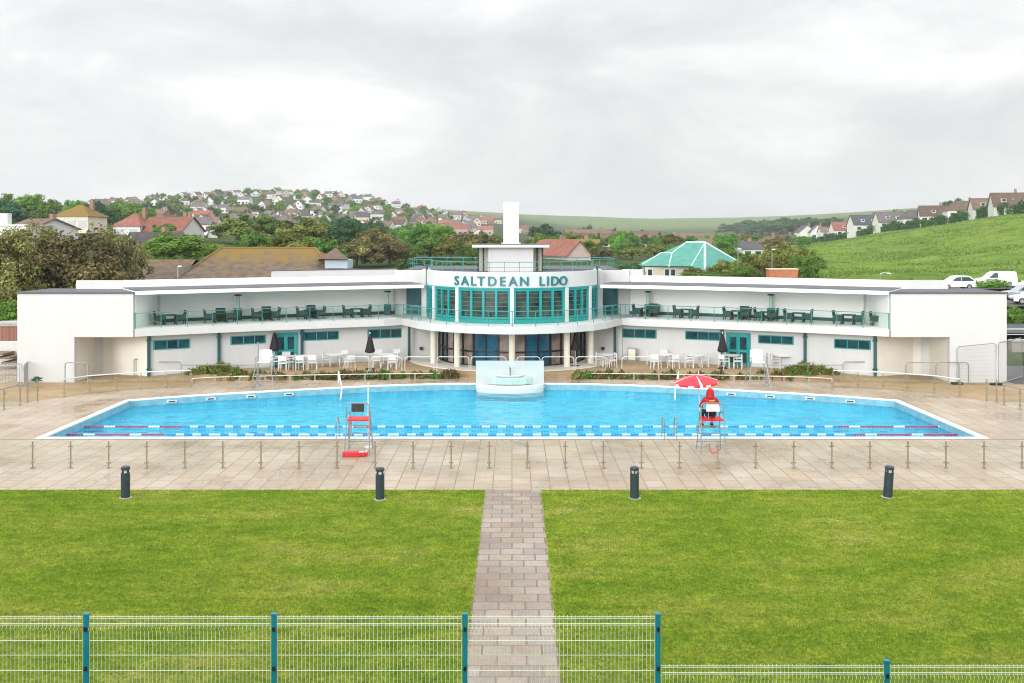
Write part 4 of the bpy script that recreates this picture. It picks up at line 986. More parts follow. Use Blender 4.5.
for q, sg in (('l', -1), ('r', 1)):                 # four bent fingers and a thumb on each hand
    hx, hy, hz = (v / S for v in J['ha' + q][0])
    for i, (off, ln_) in enumerate(((-.030, .062), (-.010, .074), (.010, .070), (.030, .055))):
        J[f'f{i}a{q}'] = (V3(hx + off, hy + .045, hz), .0095); J[f'f{i}b{q}'] = (V3(hx + off, hy + .045 + ln_ * .6, hz - .012), .0085); J[f'f{i}c{q}'] = (V3(hx + off, hy + .045 + ln_ * .8, hz - .04), .007)
        E += [('ha' + q, f'f{i}a{q}'), (f'f{i}a{q}', f'f{i}b{q}'), (f'f{i}b{q}', f'f{i}c{q}')]
    J['tha' + q] = (V3(hx - sg * .04, hy + .0, hz), .011); J['thb' + q] = (V3(hx - sg * .06, hy + .04, hz - .01), .009)
    E += [('ha' + q, 'tha' + q), ('tha' + q, 'thb' + q)]
per = thing('person', 'lifeguard in red hooded jacket seen from behind, seated facing the pool', 'person', (cRt.x - .02, cRt.y + .02, 1.42))
body = skin('body', J, E, 'pel', 'skin', per)
# face: eyes, nose, mouth, ears on the far side
w = MB(); hz = .745 * S; hy = .065 * S
w.lathe([(.001, .016), (.014, .008), (.014, -.008), (.001, -.016)], (-.034 * S, hy + .087 * S, hz + .005), 8); w.build('eye', 'black', per); w = MB(); w.lathe([(.001, .016), (.014, .008), (.014, -.008), (.001, -.016)], (.034 * S, hy + .087 * S, hz + .005), 8); w.build('eye', 'black', per)
w = MB(); w.add([(0, hy + .125 * S, hz - .035), (-.018, hy + .085 * S, hz - .045), (.018, hy + .085 * S, hz - .045), (0, hy + .09 * S, hz + .02)], [(0, 1, 2), (0, 3, 1), (0, 2, 3)]); w.box((0, hy + .085 * S, hz - .075), (.05, .02, .01)); w.build('nose_and_mouth', 'skin', per)
jk = lambda k, r: (J[k][0], r)
JJ = {'pel': jk('pel', (.17, .14)), 'wai': jk('wai', (.19, .15)), 'che': jk('che', (.22, .165)), 'nk': (V3(0, .02, .56), .12), 'shl': (V3(-.18, .02, .52), .095), 'ell': jk('ell', .075), 'cul': (V3(-.215, .32, .22), .048), 'shr': (V3(.18, .02, .52), .095), 'elr': jk('elr', .075), 'cur': (V3(.215, .32, .22), .048)}
skin('jacket', JJ, [('pel', 'wai'), ('wai', 'che'), ('che', 'nk'), ('che', 'shl'), ('shl', 'ell'), ('ell', 'cul'), ('che', 'shr'), ('shr', 'elr'), ('elr', 'cur')], 'pel', 'jacket', per)
w = MB(); prof = [(.135, -.09), (.125, 0), (.118, .08), (.10, .14), (.06, .185), (.005, .20)]
w.lathe([(r * S, z * S) for r, z in prof], (0, .03 * S, .66 * S), 18, 0, math.pi * .85, math.pi * 2.15); hd = w.build('hood', 'jacket', per, smooth=True, fixn=False)
TT = {'pel': jk('pel', .15), 'hil': jk('hil', .115), 'knl': jk('knl', .08), 'anl': (V3(-.15, .5, -.28), .062), 'hir': jk('hir', .115), 'knr': jk('knr', .08), 'anr': (V3(.15, .5, -.28), .062)}
skin('trousers', TT, [('pel', 'hil'), ('hil', 'knl'), ('knl', 'anl'), ('pel', 'hir'), ('hir', 'knr'), ('knr', 'anr')], 'pel', 'navy', per)
for sg in (-1, 1): w = MB(); w.box((sg * .155 * S, .57 * S, -.37 * S), (.1, .27, .085)); w.build('shoe', 'black', per)
w = MB(); w.box((.02, -.165 * S, .50 * S), (.22, .012, .045)); w.build('jacket_print', 'yellow', per)
# footrest under the shoes
t_ = [o for o in COL.objects if o.name.startswith('guard_chair')]
for c_ in t_: w = MB(); w.box((0, .62, .86), (.62, .24, .035)); w.bar((-.25, .3, .95), (-.25, .62, .86), .03, .03); w.bar((.25, .3, .95), (.25, .62, .86), .03, .03); w.build('footrest', 'steel', c_)
# far white guard chairs facing the camera
def far_guard(x, label):
    p = g(x, 385.5); t = thing('guard_chair', label, 'lifeguard chair', (p.x, p.y, 0), 0, 'white lifeguard chairs on the far side of the pool')
    for sx in (-1, 1):
        for sy in (-1, 1): w = MB(); w.tube([(sx * .62, sy * .5, 0), (sx * .42, sy * .28, 1.35)], .03, 6); w.build('leg', 'steel', t)
        w = MB(); w.tube([(sx * .42, -.28, 1.35), (sx * .44, -.28, 1.62), (sx * .44, .25, 1.64)], .025, 6); w.build('armrest', 'steel', t)
    for z in (.35, .7, 1.05): w = MB(); k = .6 - .14 * z; w.tube([(-k, -.5 + .16 * z, z), (k, -.5 + .16 * z, z)], .02, 5); w.build('rung', 'steel', t)
    w = MB(); w.box((0, 0, 1.36), (.7, .6, .06)); w.build('seat', 'whitemetal', t)
    w = MB(); n = 9; vs = []
    for i in range(n): a = R(-60 + 120 * i / (n - 1)); vs += [(.42 * math.sin(a), .1 + .24 * math.cos(a), 1.4), (.40 * math.sin(a), .14 + .26 * math.cos(a), 1.95 + .1 * math.cos(a))]
    w.add(vs, [(2 * i, 2 * i + 2, 2 * i + 3, 2 * i + 1) for i in range(n - 1)]); o = w.build('seat_shell', 'whitemetal', t, fixn=False); sm = o.modifiers.new('th', 'SOLIDIFY'); sm.thickness = .03
far_guard(264.5, 'white shell lifeguard chair on the far side, left of the left double door')
far_guard(757.5, 'white shell lifeguard chair on the far side, right of the right double door')

# ------------------------------------------------------------------ terrace furniture
def white_chair():
    t = thing('terrace_chair', 'x', 'chair')
    for sx in (-1, 1):
        for sy in (-1, 1):
            w = MB(); w.tube([(sx * .25, sy * .24, 0), (sx * .23, sy * .21, .45 if sy < 0 else .86)], .024, 6); w.build('leg', 'whitemetal', t)
        w = MB(); w.tube([(sx * .24, .22, .64), (sx * .25, -.23, .64), (sx * .24, -.22, .45)], .022, 6); w.build('armrest', 'whitemetal', t)
    w = MB(); w.box((0, 0, .45), (.48, .46, .045)); w.build('seat', 'whitemetal', t)
    w = MB(); w.box((0, .23, .72), (.46, .035, .28), 0, 0, R(8)); w.build('backrest', 'whitemetal', t)
    return t
def white_table():
    t = thing('terrace_table', 'x', 'table')
    w = MB(); w.lathe([(.001, .745), (.55, .745), (.56, .73), (.55, .71), (.001, .71)], (0, 0, 0), 20); w.build('table_top', 'whitemetal', t)
    for a in (45, 135, 225, 315): w = MB(); w.tube([(.42 * math.cos(R(a)), .42 * math.sin(R(a)), 0), (.34 * math.cos(R(a)), .34 * math.sin(R(a)), .71)], .024, 6); w.build('leg', 'whitemetal', t)
    return t
PC_, PT_ = Proto(white_chair()), Proto(white_table())
def tput(P, x, D, rz, label, group): q = at(x, YH, D); return P.put((q.x, q.y, .3), R(rz), label, group, (1.04, 1.04, 1.06))
gc, gt = 'white metal chairs on the terrace', 'white round tables on the terrace'
TS = [(284, 62.6, 'just right of the black parasol by the left double door', [(277, 62.6, 90, 'left of'), (291, 62.3, -100, 'right of'), (283.5, 61.6, 175, 'in front of'), (286, 63.7, 10, 'behind')]),
      (307, 62.9, 'under the third slit window of the left wing', [(301, 62.0, 170, 'front left of'), (312.5, 62.1, 185, 'front right of')]),
      (335, 63.6, 'between the two black parasols of the left wing', [(326.5, 63.6, 95, 'left of'), (343, 64.4, -20, 'behind'), (349.5, 62.3, -140, 'front right of')]),
      (386, 63.6, 'between the black parasol and the drum on the left', [(377, 63, 90, 'left of'), (395, 63.3, -95, 'right of'), (392, 62.2, 190, 'in front of'), (379, 65, 20, 'behind and left of'), (395.5, 65.2, -15, 'behind and right of')]),
      (606, 63.6, 'between the drum and the steel hatch', [(599.5, 63.8, 90, 'left of'), (612, 63.2, -80, 'right of')]),
      (664, 63.6, 'under the first slit window right of the drum', [(656, 62.5, 150, 'front left of'), (673.5, 62.6, -150, 'front right of'), (664, 65, 0, 'behind'), (651, 64.2, 80, 'left of')]),
      (696, 63.2, 'left of the black parasol by the right double door', [(689, 63.0, 90, 'left of'), (704, 63.3, -90, 'right of')]),
      (731, 63.2, 'right of the black parasol by the right double door', [(724, 62.5, 120, 'left of'), (738, 62.6, -110, 'right of')]),
      (783, 62.9, 'under the slit window right of the right double door', [(775, 62.7, 85, 'left of'), (789.5, 63.2, -60, 'right of')])]
SH = {284: 'by the left double door', 307: 'under the third left slit window', 335: 'between the left parasols', 386: 'nearest the drum on the left', 606: 'between drum and steel hatch', 664: 'under first slit window right of drum', 696: 'left of the right hand parasol', 731: 'before the right double door', 783: 'right of the right double door'}
for tx, tD, where, ch in TS:
    short = SH[tx]
    tput(PT_, tx, tD, 10, 'round white table ' + where, gt)
    for cx_, cD, rz, rel in ch: tput(PC_, cx_, cD, rz, f'white chair {rel} the table {short}', gc)
def black_parasol():
    t = thing('parasol', 'x', 'parasol')
    w = MB(); w.tube([(0, 0, 0), (0, 0, 2.0)], .026, 7); w.build('pole', 'steel', t)
    w = MB(); n = 16; vs = []
    for r, z in ((.03, 2.2), (.09, 2.05), (.15, 1.75), (.21, 1.4), (.27, 1.12), (.22, 1.05), (.17, 1.03)):
        for i in range(n): k = r * (1 + .22 * (1 if i % 2 else -1)); a = 2 * math.pi * i / n; vs.append((k * math.cos(a), k * math.sin(a), z))
    w.add(vs, [(r * n + i, r * n + (i + 1) % n, (r + 1) * n + (i + 1) % n, (r + 1) * n + i) for r in range(6) for i in range(n)]); w.build('folded_canopy', 'parasolblack', t, smooth=True)
    w = MB(); w.lathe([(.001, .1), (.06, .1), (.3, .05), (.3, 0)], (0, 0, 0), 14); w.build('base', 'black', t)
    w = MB(); w.lathe([(.03, 2.2), (.04, 2.26), (.005, 2.32)], (0, 0, 0), 8); w.build('finial', 'whitemetal', t)
    return t
PP = Proto(black_parasol())
for x, D, lab in ((274.5, 63.4, 'folded black parasol in front of the left double door'), (370, 62.3, 'folded black parasol left of the drum below a slit window'), (575.5, 63.6, 'folded black parasol beside the right hand columns of the drum'), (722.5, 62.6, 'folded black parasol left of the right double door')):
    q = at(x, YH, D); PP.put((q.x, q.y, .3), 0, lab, 'folded black parasols on the terrace')

# ------------------------------------------------------------------ balcony furniture
def rattan(brown=False):
    t = thing('rattan_armchair', 'x', 'armchair'); m = 'rattan'
    w = MB(); w.box((0, 0, .34), (.62, .62, .12)); w.box((0, -.29, .2), (.62, .05, .3)); w.build('seat', m, t)
    w = MB(); w.box((0, .29, .60), (.66, .07, .52), 0, 0, R(-9)); w.build('backrest', m, t)
    for sx in (-1, 1):
        w = MB(); w.box((sx * .31, 0, .46), (.07, .6, .22)); w.build('armrest', m, t)
        for sy in (-1, 1): w = MB(); w.box((sx * .28, sy * .27, .1), (.06, .06, .2)); w.build('leg', m, t)
    return t
def rtable():
    t = thing('rattan_table', 'x', 'table')
    w = MB(); w.box((0, 0, .56), (.75, .7, .05)); w.build('table_top', 'rattan', t)
    for sx in (-1, 1):
        for sy in (-1, 1): w = MB(); w.box((sx * .33, sy * .3, .27), (.07, .07, .54)); w.build('leg', 'rattan', t)
    return t
PR, PTb = Proto(rattan()), Proto(rtable())
BS = [(170, 'nearest the left end block', 15, 2), (220, 'left of the left balcony heater', 16, 3), (266, 'right of the left balcony heater', 13, 3), (311, 'at the middle of left balcony', 14, 3), (357, 'beside heater near the left drum end', 14, 2),
      (646, 'nearest the drum on the right balcony', 13, 3), (686, 'second from drum on right balcony', 11, 2), (737, 'left of the heater on the right balcony', 13, 3), (766, 'before the heater on the right balcony', 9, 2), (798, 'right of the heater on the right balcony', 13, 2), (848, 'last but one before the right end block', 14, 2), (880, 'nearest the right end block', 9, 1)]
for x, where, hw, nch in BS:
    s = -1 if x < 512 else 1; a = a_at(x, 2.0); p = Vector(wp(s, a, 2.0)); sl = -.45 - .00656 * (2 * a - 22.2); rz = math.atan(sl) * s
    q = Matrix.Rotation(rz, 2)
    PTb.put((p.x, p.y, ZF), rz, 'low rattan table of the seating group ' + where, 'rattan tables on the balcony', (1.05, 1.05, 1.05))
    dx = hw * p.y / F * .52 + .14
    for k, (ox, oy, r_, rel) in enumerate(((-dx, 0, 90, 'left of'), (dx, 0, -90, 'right of'), (.25, .75, 0, 'behind'))[:nch] if nch > 1 else ((-.1 - dx * .4, 0, 90, 'left of'),)):
        o = q @ Vector((ox, oy)); PR.put((p.x + o.x, p.y + o.y, ZF), rz + R(r_), f'dark rattan armchair {rel} low table {where}', 'rattan armchairs on the balcony', (.92, .92, 1.0))
def heater():
    t = thing('patio_heater', 'x', 'patio heater')
    w = MB(); w.box((0, 0, .38), (.42, .42, .74)); w.build('base_cabinet', 'tealdark', t)
    w = MB(); w.tube([(0, 0, .75), (0, 0, 1.55)], .12, 12); w.build('glass_column', mat('pale_green_tube', (.42, .58, .50), .3, .05, 5), t)
    w = MB(); w.lathe([(.001, 1.66), (.24, 1.62), (.24, 1.56), (.001, 1.56)], (0, 0, 0), 14); w.build('cap', 'black', t)
    return t
PH = Proto(heater())
for x, lab in ((238, 'green patio heater at the middle of the left balcony'), (387.5, 'green patio heater near the drum on the left balcony'), (648, 'green patio heater near the drum on the right balcony'), (771, 'green patio heater at the middle of the right balcony')):
    s = -1 if x < 512 else 1; p = wp(s, a_at(x, 3.3), 3.3); PH.put((p[0], p[1], ZF), 0, lab, 'patio heaters on the balcony', (1, 1, 1.02))

# ------------------------------------------------------------------ bollards
def bollard():
    t = thing('bollard', 'x', 'bollard')
    w = MB(); w.lathe([(.001, 0), (.145, 0), (.145, .80), (.001, .80)], (0, 0, 0), 18); w.build('post', 'slate', t)
    w = MB(); w.lathe([(.001, .80), (.085, .80), (.085, .9), (.001, .9)], (0, 0, 0), 14); w.build('lamp_lens', 'lampglow', t)
    for a in range(4): w = MB(); w.box((.115 * math.cos(R(45 + 90 * a)), .115 * math.sin(R(45 + 90 * a)), .85), (.04, .04, .1), R(45 + 90 * a)); w.build('lamp_strut', 'slate', t)
    w = MB(); w.lathe([(.001, .9), (.147, .9), (.147, .965), (.12, 1.0), (.001, 1.015)], (0, 0, 0), 18); w.build('cap', 'slate', t)
    w = MB(); w.lathe([(.21, 0.0), (.21, .012), (.14, .02)], (0, 0, .008), 18); w.build('base_plate', 'kerb', t)
    return t
PB = Proto(bollard())
for (x, y, k), lab in zip(((125.5, 498, 1), (380, 499.5, 1), (634.5, 498.5, 1), (887.5, 497.5, -1)), ('slate grey bollard light on the lawn edge, farthest left of the path', 'slate grey bollard light on the lawn edge, first left of the path', 'slate grey bollard light on the lawn edge, first right of the path', 'slightly leaning slate grey bollard light on the lawn edge, farthest right of the path')):
    p = g(x, y); o = PB.put((p.x, p.y, 0), random.random(), lab, 'bollard lights along the lawn edge', (1, 1, 1.04))
    if k < 0: o.rotation_euler = (0, R(4), 0)

# ------------------------------------------------------------------ wire mesh fence in front
DM = 13.0
mf = thing('mesh_fence', 'pale welded wire mesh fence with teal posts, stepping down to the right', 'fence', (0, 0, 0))
def mesh_panel(x0, x1, zt, D=DM, zb=1.75):
    X0, X1 = (x0 - 512) * D / F + .045, (x1 - 512) * D / F - .045
    w = MB(); n = int(round((X1 - X0) / .0515))
    def fold(z): return 0.0
    for i in range(n + 1):
        x = X0 + (X1 - X0) * i / n; 
        w.tube([(x, D, zb), (x, D, zt - .19), (x, D - .03, zt - .155), (x, D, zt - .12), (x, D, zt + .015)], .003, 4)
    for z in (zt - .012, zt - .10, zt - .31, zt - .50, zt - .70, zt - .90, zt - 1.1, zt - 1.3):
        for off in ((-.016, .016) if z > zt - .2 else (0,)): w.tube([(X0, D - .006, z + off * .6), (X1, D - .006, z + off * .6)], .0038, 4)
    w.build('mesh_panel', 'wire', mf)
def mesh_post(x, zt, w_=.062, D=DM):
    X = (x - 512) * D / F; w = MB(); w.box((X, D + .02, (zt + 1.6) / 2), (w_, .06, zt - 1.6)); w.box((X, D + .02, zt + .012), (w_ + .012, .07, .024)); p = w.build('post', 'fenceteal', mf)
    for z in (zt - .17, zt - .68): w = MB(); w.box((X, D - .022, z), (w_ * .55, .03, .05)); w.build('clip', 'black', p)
ztL = H - (616.5 - YH) * DM / F; ztR = H - (665.5 - YH) * DM / F
px_ = [-104, 86, 274, 465, 658]
for a, c_ in zip(px_[:-1], px_[1:]): mesh_panel(a, c_, ztL)
for x in px_[1:]: mesh_post(x, ztL + .01)
mesh_panel(658, 887, ztR, zb=1.6); mesh_panel(887, 1116, ztR, zb=1.6); mesh_post(887, ztR + .04)

# ------------------------------------------------------------------ low planting along the terrace edge
def plant_cloud(name, n, rx, ry, h, size, m):
    a = rng.random(n) * 2 * np.pi; r = np.sqrt(rng.random(n)); z = rng.random(n) ** .8 * h * (1 - .6 * r ** 2)
    c = np.stack([np.cos(a) * r * rx, np.sin(a) * r * ry, z], -1)
    d = rng.standard_normal((n, 3)) ; d[:, 2] = np.abs(d[:, 2]) + .4; d /= np.linalg.norm(d, axis=1, keepdims=True)
    e = np.cross(d, rng.standard_normal((n, 3))); e /= np.linalg.norm(e, axis=1, keepdims=True)
    s_ = size * (.6 + .8 * rng.random((n, 1)))
    P = np.stack([c - e * s_ * .35, c + e * s_ * .35, c + d * s_ * 1.3], 1).reshape(-1, 3)
    return tri_cloud(name, P, rng.random(n), m)
pl = [tag(plant_cloud('low_plant', 200, .42, .24, .46, .13, mm), None, 'plant') for mm in ('leafgreen', 'leafolive', 'leafbrown')]
PPs = [Proto(o) for o in pl]
k = 0
labs = ['small mid green plant', 'small olive plant', 'small brownish plant']
for s in (-1, 1):
    for i in range(44):
        x = 212 + i * 5.6 + random.uniform(-2, 2)
        if 470 < x: continue
        if random.random() < .1: continue
        D = 59.55 + (x - 200) / 300 * .9 + random.uniform(-.1, .25); q = at(x if s < 0 else 1024 - x, YH, D)
        lm = ['by the ramp', 'by the door parasol', 'between the two parasols', 'by the drum parasol', 'before the drum glazing'][min(4, int((x - 205) // 50))]; j = random.choice([0, 1, 2, 2]); sc_ = random.uniform(.6, 1.15)
        PPs[j].put((q.x, q.y, .0), random.uniform(0, 6.28), f"{labs[j]} in {'left' if s < 0 else 'right'} terrace bed, {lm}", f"{labs[j]}s in the {'left' if s < 0 else 'right'} terrace bed", (sc_, sc_, sc_ * 1.1))
big = tag(plant_cloud('bushy_plant', 700, .95, .55, .62, .16, 'leafolive'), None, 'plant'); PBg = Proto(big)
for s, nm in ((-1, 'left'), (1, 'right')):
    for i, (x, D, sc_, lab) in enumerate(((193, 60.2, .75, 'smallest, lowest on the bank'), (207, 60.6, 1.0, 'middle one on the bank'), (221, 61, 1.15, 'tallest, highest on the bank'), (233, 60.5, .85, 'nearest the white guard chair'))):
        q = at(x if s < 0 else 1024 - x, YH, D); PBg.put((q.x, q.y, .12), i * 1.3 + s, f'straggly olive bush on the {nm} ramp bank, {lab}', 'straggly bushes on the ramp banks', (sc_, sc_, sc_))
# ------------------------------------------------------------------ trees
def crown_cloud(name, seed, nclump, nleaf, leaf, m, flat=1.0, lobes=None, gap=.0):
    """unit crown: radius about 1 in plan, height from 0 to 2"""
    r_ = np.random.default_rng(seed)
    # uneven outline: several big lobes, clumps on their outer shells
    nl = lobes or 7
    lc = r_.standard_normal((nl, 3)); lc /= np.linalg.norm(lc, axis=1, keepdims=True); lc *= (.25 + .32 * r_.random((nl, 1))); lc[:, 2] = np.abs(lc[:, 2]) * 1.0 - .12
    lr = .42 + .22 * r_.random(nl)
    li = r_.integers(0, nl, nclump); d = r_.standard_normal((nclump, 3)); d /= np.linalg.norm(d, axis=1, keepdims=True); d[:, 2] = np.where(d[:, 2] < -.35, -d[:, 2], d[:, 2])
    cc = lc[li] + d * (lr[li] * (.62 + .42 * r_.random(nclump)))[:, None]
    ct = r_.random(nclump); cr = .10 + .10 * r_.random(nclump)
    k = r_.integers(0, nclump, nleaf)
    g_ = r_.standard_normal((nleaf, 3)); g_ /= np.linalg.norm(g_, axis=1, keepdims=True); rad = r_.random((nleaf, 1)) ** .45
    c = cc[k] + g_ * rad * cr[k][:, None] * np.array([1.15, 1.15, .85])
    nrm = g_ * .6 + d[k] * .5 + r_.standard_normal((nleaf, 3)) * .45 + np.array([0, 0, .45]); nrm /= np.linalg.norm(nrm, axis=1, keepdims=True)
    e = np.cross(nrm, r_.standard_normal((nleaf, 3))); e /= np.linalg.norm(e, axis=1, keepdims=True); f = np.cross(nrm, e)
    s_ = leaf * (.6 + .8 * r_.random((nleaf, 1)))
    P = np.stack([c - e * s_ * .6 - f * s_ * .35, c + e * s_ * .6 - f * s_ * .3, c + f * s_ * .8], 1).reshape(-1, 3)
    P[:, 2] = P[:, 2] * flat
    lo, hi = P[:, 2].min(), P[:, 2].max(); P[:, 2] = (P[:, 2] - lo) / (hi - lo) * 2
    mx_ = np.percentile(np.abs(P[:, :2]), 98.5); P[:, :2] /= mx_
    tint = np.clip(.55 * ct[k] + .45 * r_.random(nleaf), 0, 1)
    return tri_cloud(name, P, tint, m)
def tree_proto(seed, m, nclump=90, nleaf=3200, leaf=.09, trunk=.55, lobes=7):
    """unit tree: crown half-width 1, overall height 2.6 with the crown from .45 upward"""
    t = thing('tree', 'x', 'tree')
    c = crown_cloud('crown', seed, nclump, nleaf, leaf, m, lobes=lobes); c.parent = t; c.location = (0, 0, .22); c.scale = (1, 1, 1.19)
    w = MB(); r_ = random.Random(seed)
    w.tube([(0, 0, -.3), (.02, .01, .4), (.05, -.02, 1.0), (.03, .02, 1.6)], .085, 7, 0, .03)
    for i in range(6):
        a = i * 1.05 + r_.random(); z = .55 + .13 * i
        w.tube([(.02, 0, z), (.32 * math.cos(a), .32 * math.sin(a), z + .3), (.62 * math.cos(a), .62 * math.sin(a), z + .62)], .035, 5, 0, .012)
    w.build('trunk', 'bark', t)
    return t
KIND = {}
for kname, m in (('mid green', 'leafgreen'), ('bright green', 'leafbright'), ('dark green', 'leafdark'), ('brownish olive', 'leafbrown'), ('olive green', 'leafolive')):
    KIND[kname] = [Proto(tree_proto(11 + 7 * i + len(kname), m, 95 + 10 * i, 7500, .060, lobes=6 + i)) for i in range(2)]
def put_tree(x, ytop, wpx, D, kind, where, group=None, name='tree', base=None, noun='tree', dz=0):
    """crown centred in column x at distance D, its top on row ytop, wpx wide"""
    p = at(x, ytop, D); zg = tz(p.x, p.y) if base is None else base
    h = max(1.2, p.z - zg + dz); hw = wpx * D / F / 2
    P = random.choice(KIND[kind])
    o = P.put((p.x, p.y, zg), random.random() * 6.28, f'{kind} {noun} {where}', group, (hw, hw, h / 2.6))
    return o

# the big weathered clump behind the left end block: denser crowns of its own
def big_tree(seed, x, ytop, wpx, D, where):
    p = at(x, ytop, D); zg = tz(p.x, p.y); h = p.z - zg; hw = wpx * D / F / 2
    t = thing('tree', where, 'tree', (p.x, p.y, zg), 0, 'weathered brown trees behind the left end block')
    c = crown_cloud('crown', seed, 230, 16000, .038, 'leafbrown', lobes=11); c.parent = t; c.scale = (hw, hw, h * .88 / 2); c.location = (0, 0, h * .12)
    w = MB(); r_ = random.Random(seed)
    w.tube([(0, 0, -.5), (.1, 0, h * .3), (-.1, .1, h * .6)], .28, 8, 0, .12)
    for i in range(9):
        a = i * .75; w.tube([(0, 0, h * .2), (hw * .35 * math.cos(a), hw * .35 * math.sin(a), h * .45), (hw * .75 * math.cos(a), hw * .75 * math.sin(a), h * (.55 + .3 * r_.random()))], .11, 5, 0, .03)
    w.build('trunk', 'bark', t)
big_tree(1, 74, 222, 112, 80, 'broadest brown weathered tree behind the left end block')
big_tree(2, 118, 225, 62, 84, 'brown weathered tree over the right edge of the left end block')
big_tree(3, 36, 217, 92, 82, 'brown weathered tree above the outer corner of the left end block')
big_tree(4, 4, 226, 76, 76, 'pale brown weathered tree cut by the left edge of the picture')
big_tree(5, -26, 228, 70, 84, 'brown weathered tree only partly inside the left edge of the picture')
def bush(x, ytop, ybase, wpx, D, kind, label, group=None, seed=50, leaf=.055, n=5000):
    p = at(x, ytop, D); zb = H - (ybase - YH) * D / F; hw = wpx * D / F / 2
    m = {'mid green': 'leafgreen', 'bright green': 'leafbright', 'dark green': 'leafdark', 'brownish olive': 'leafbrown', 'olive green': 'leafolive'}[kind]
    c = crown_cloud('bush', seed, 90, n, leaf, m, lobes=8); c.location = (p.x, p.y, zb); c.scale = (hw, hw * .8, (p.z - zb) / 2)
    return tag(c, label, 'bush', group)
bush(4, 299, 327, 44, 70, 'bright green', 'bright green bush above the brick wall at the left end block', seed=51)
bush(-24, 296, 330, 40, 71, 'bright green', 'bright green bush cut by the left edge of the picture', seed=52)
bush(36, 376, 383, 11, 57.0, 'dark green', 'small dark plant beside the barrier at the left end block', seed=53, leaf=.12, n=700)
bush(183, 231, 262, 74, 118, 'bright green', 'rounded bright green tree behind the mossy roofed hall', seed=54, n=8000)
bush(214, 243, 262, 40, 122, 'bright green', 'smaller bright green bush behind the mossy roof ridge', seed=55)
bush(631, 262, 279, 34, 92, 'dark green', 'dark green bush at the left of the green roofed house', seed=56)
bush(691, 266, 279, 28, 100, 'olive green', 'clipped olive bush in front of the green roofed house', seed=57)
bush(728, 258, 281, 40, 96, 'olive green', 'olive bush right of the green roofed house', seed=58)
bush(757, 250, 281, 52, 100, 'olive green', 'tall olive bush between the thin lamp post and the orange brick block', seed=59, n=7000)
bush(789, 243, 280, 56, 108, 'olive green', 'olive tinged tall bush at the foot of the meadow', seed=60, n=7000)
bush(806, 250, 281, 34, 102, 'mid green', 'mid green bush at the corner of the meadow', seed=61)
bush(742, 262, 281, 30, 88, 'mid green', 'mid green bush low behind the right parapet', seed=62)
bush(700, 272, 281, 60, 90, 'mid green', 'long low mid green bush behind the right parapet', seed=63)
bush(1018, 304, 325, 34, 84, 'bright green', 'bright green bush beside the right end block below the parked cars', seed=64)
bush(995, 279, 289, 34, 96, 'bright green', 'leafy green bush in front of the white van', seed=65)
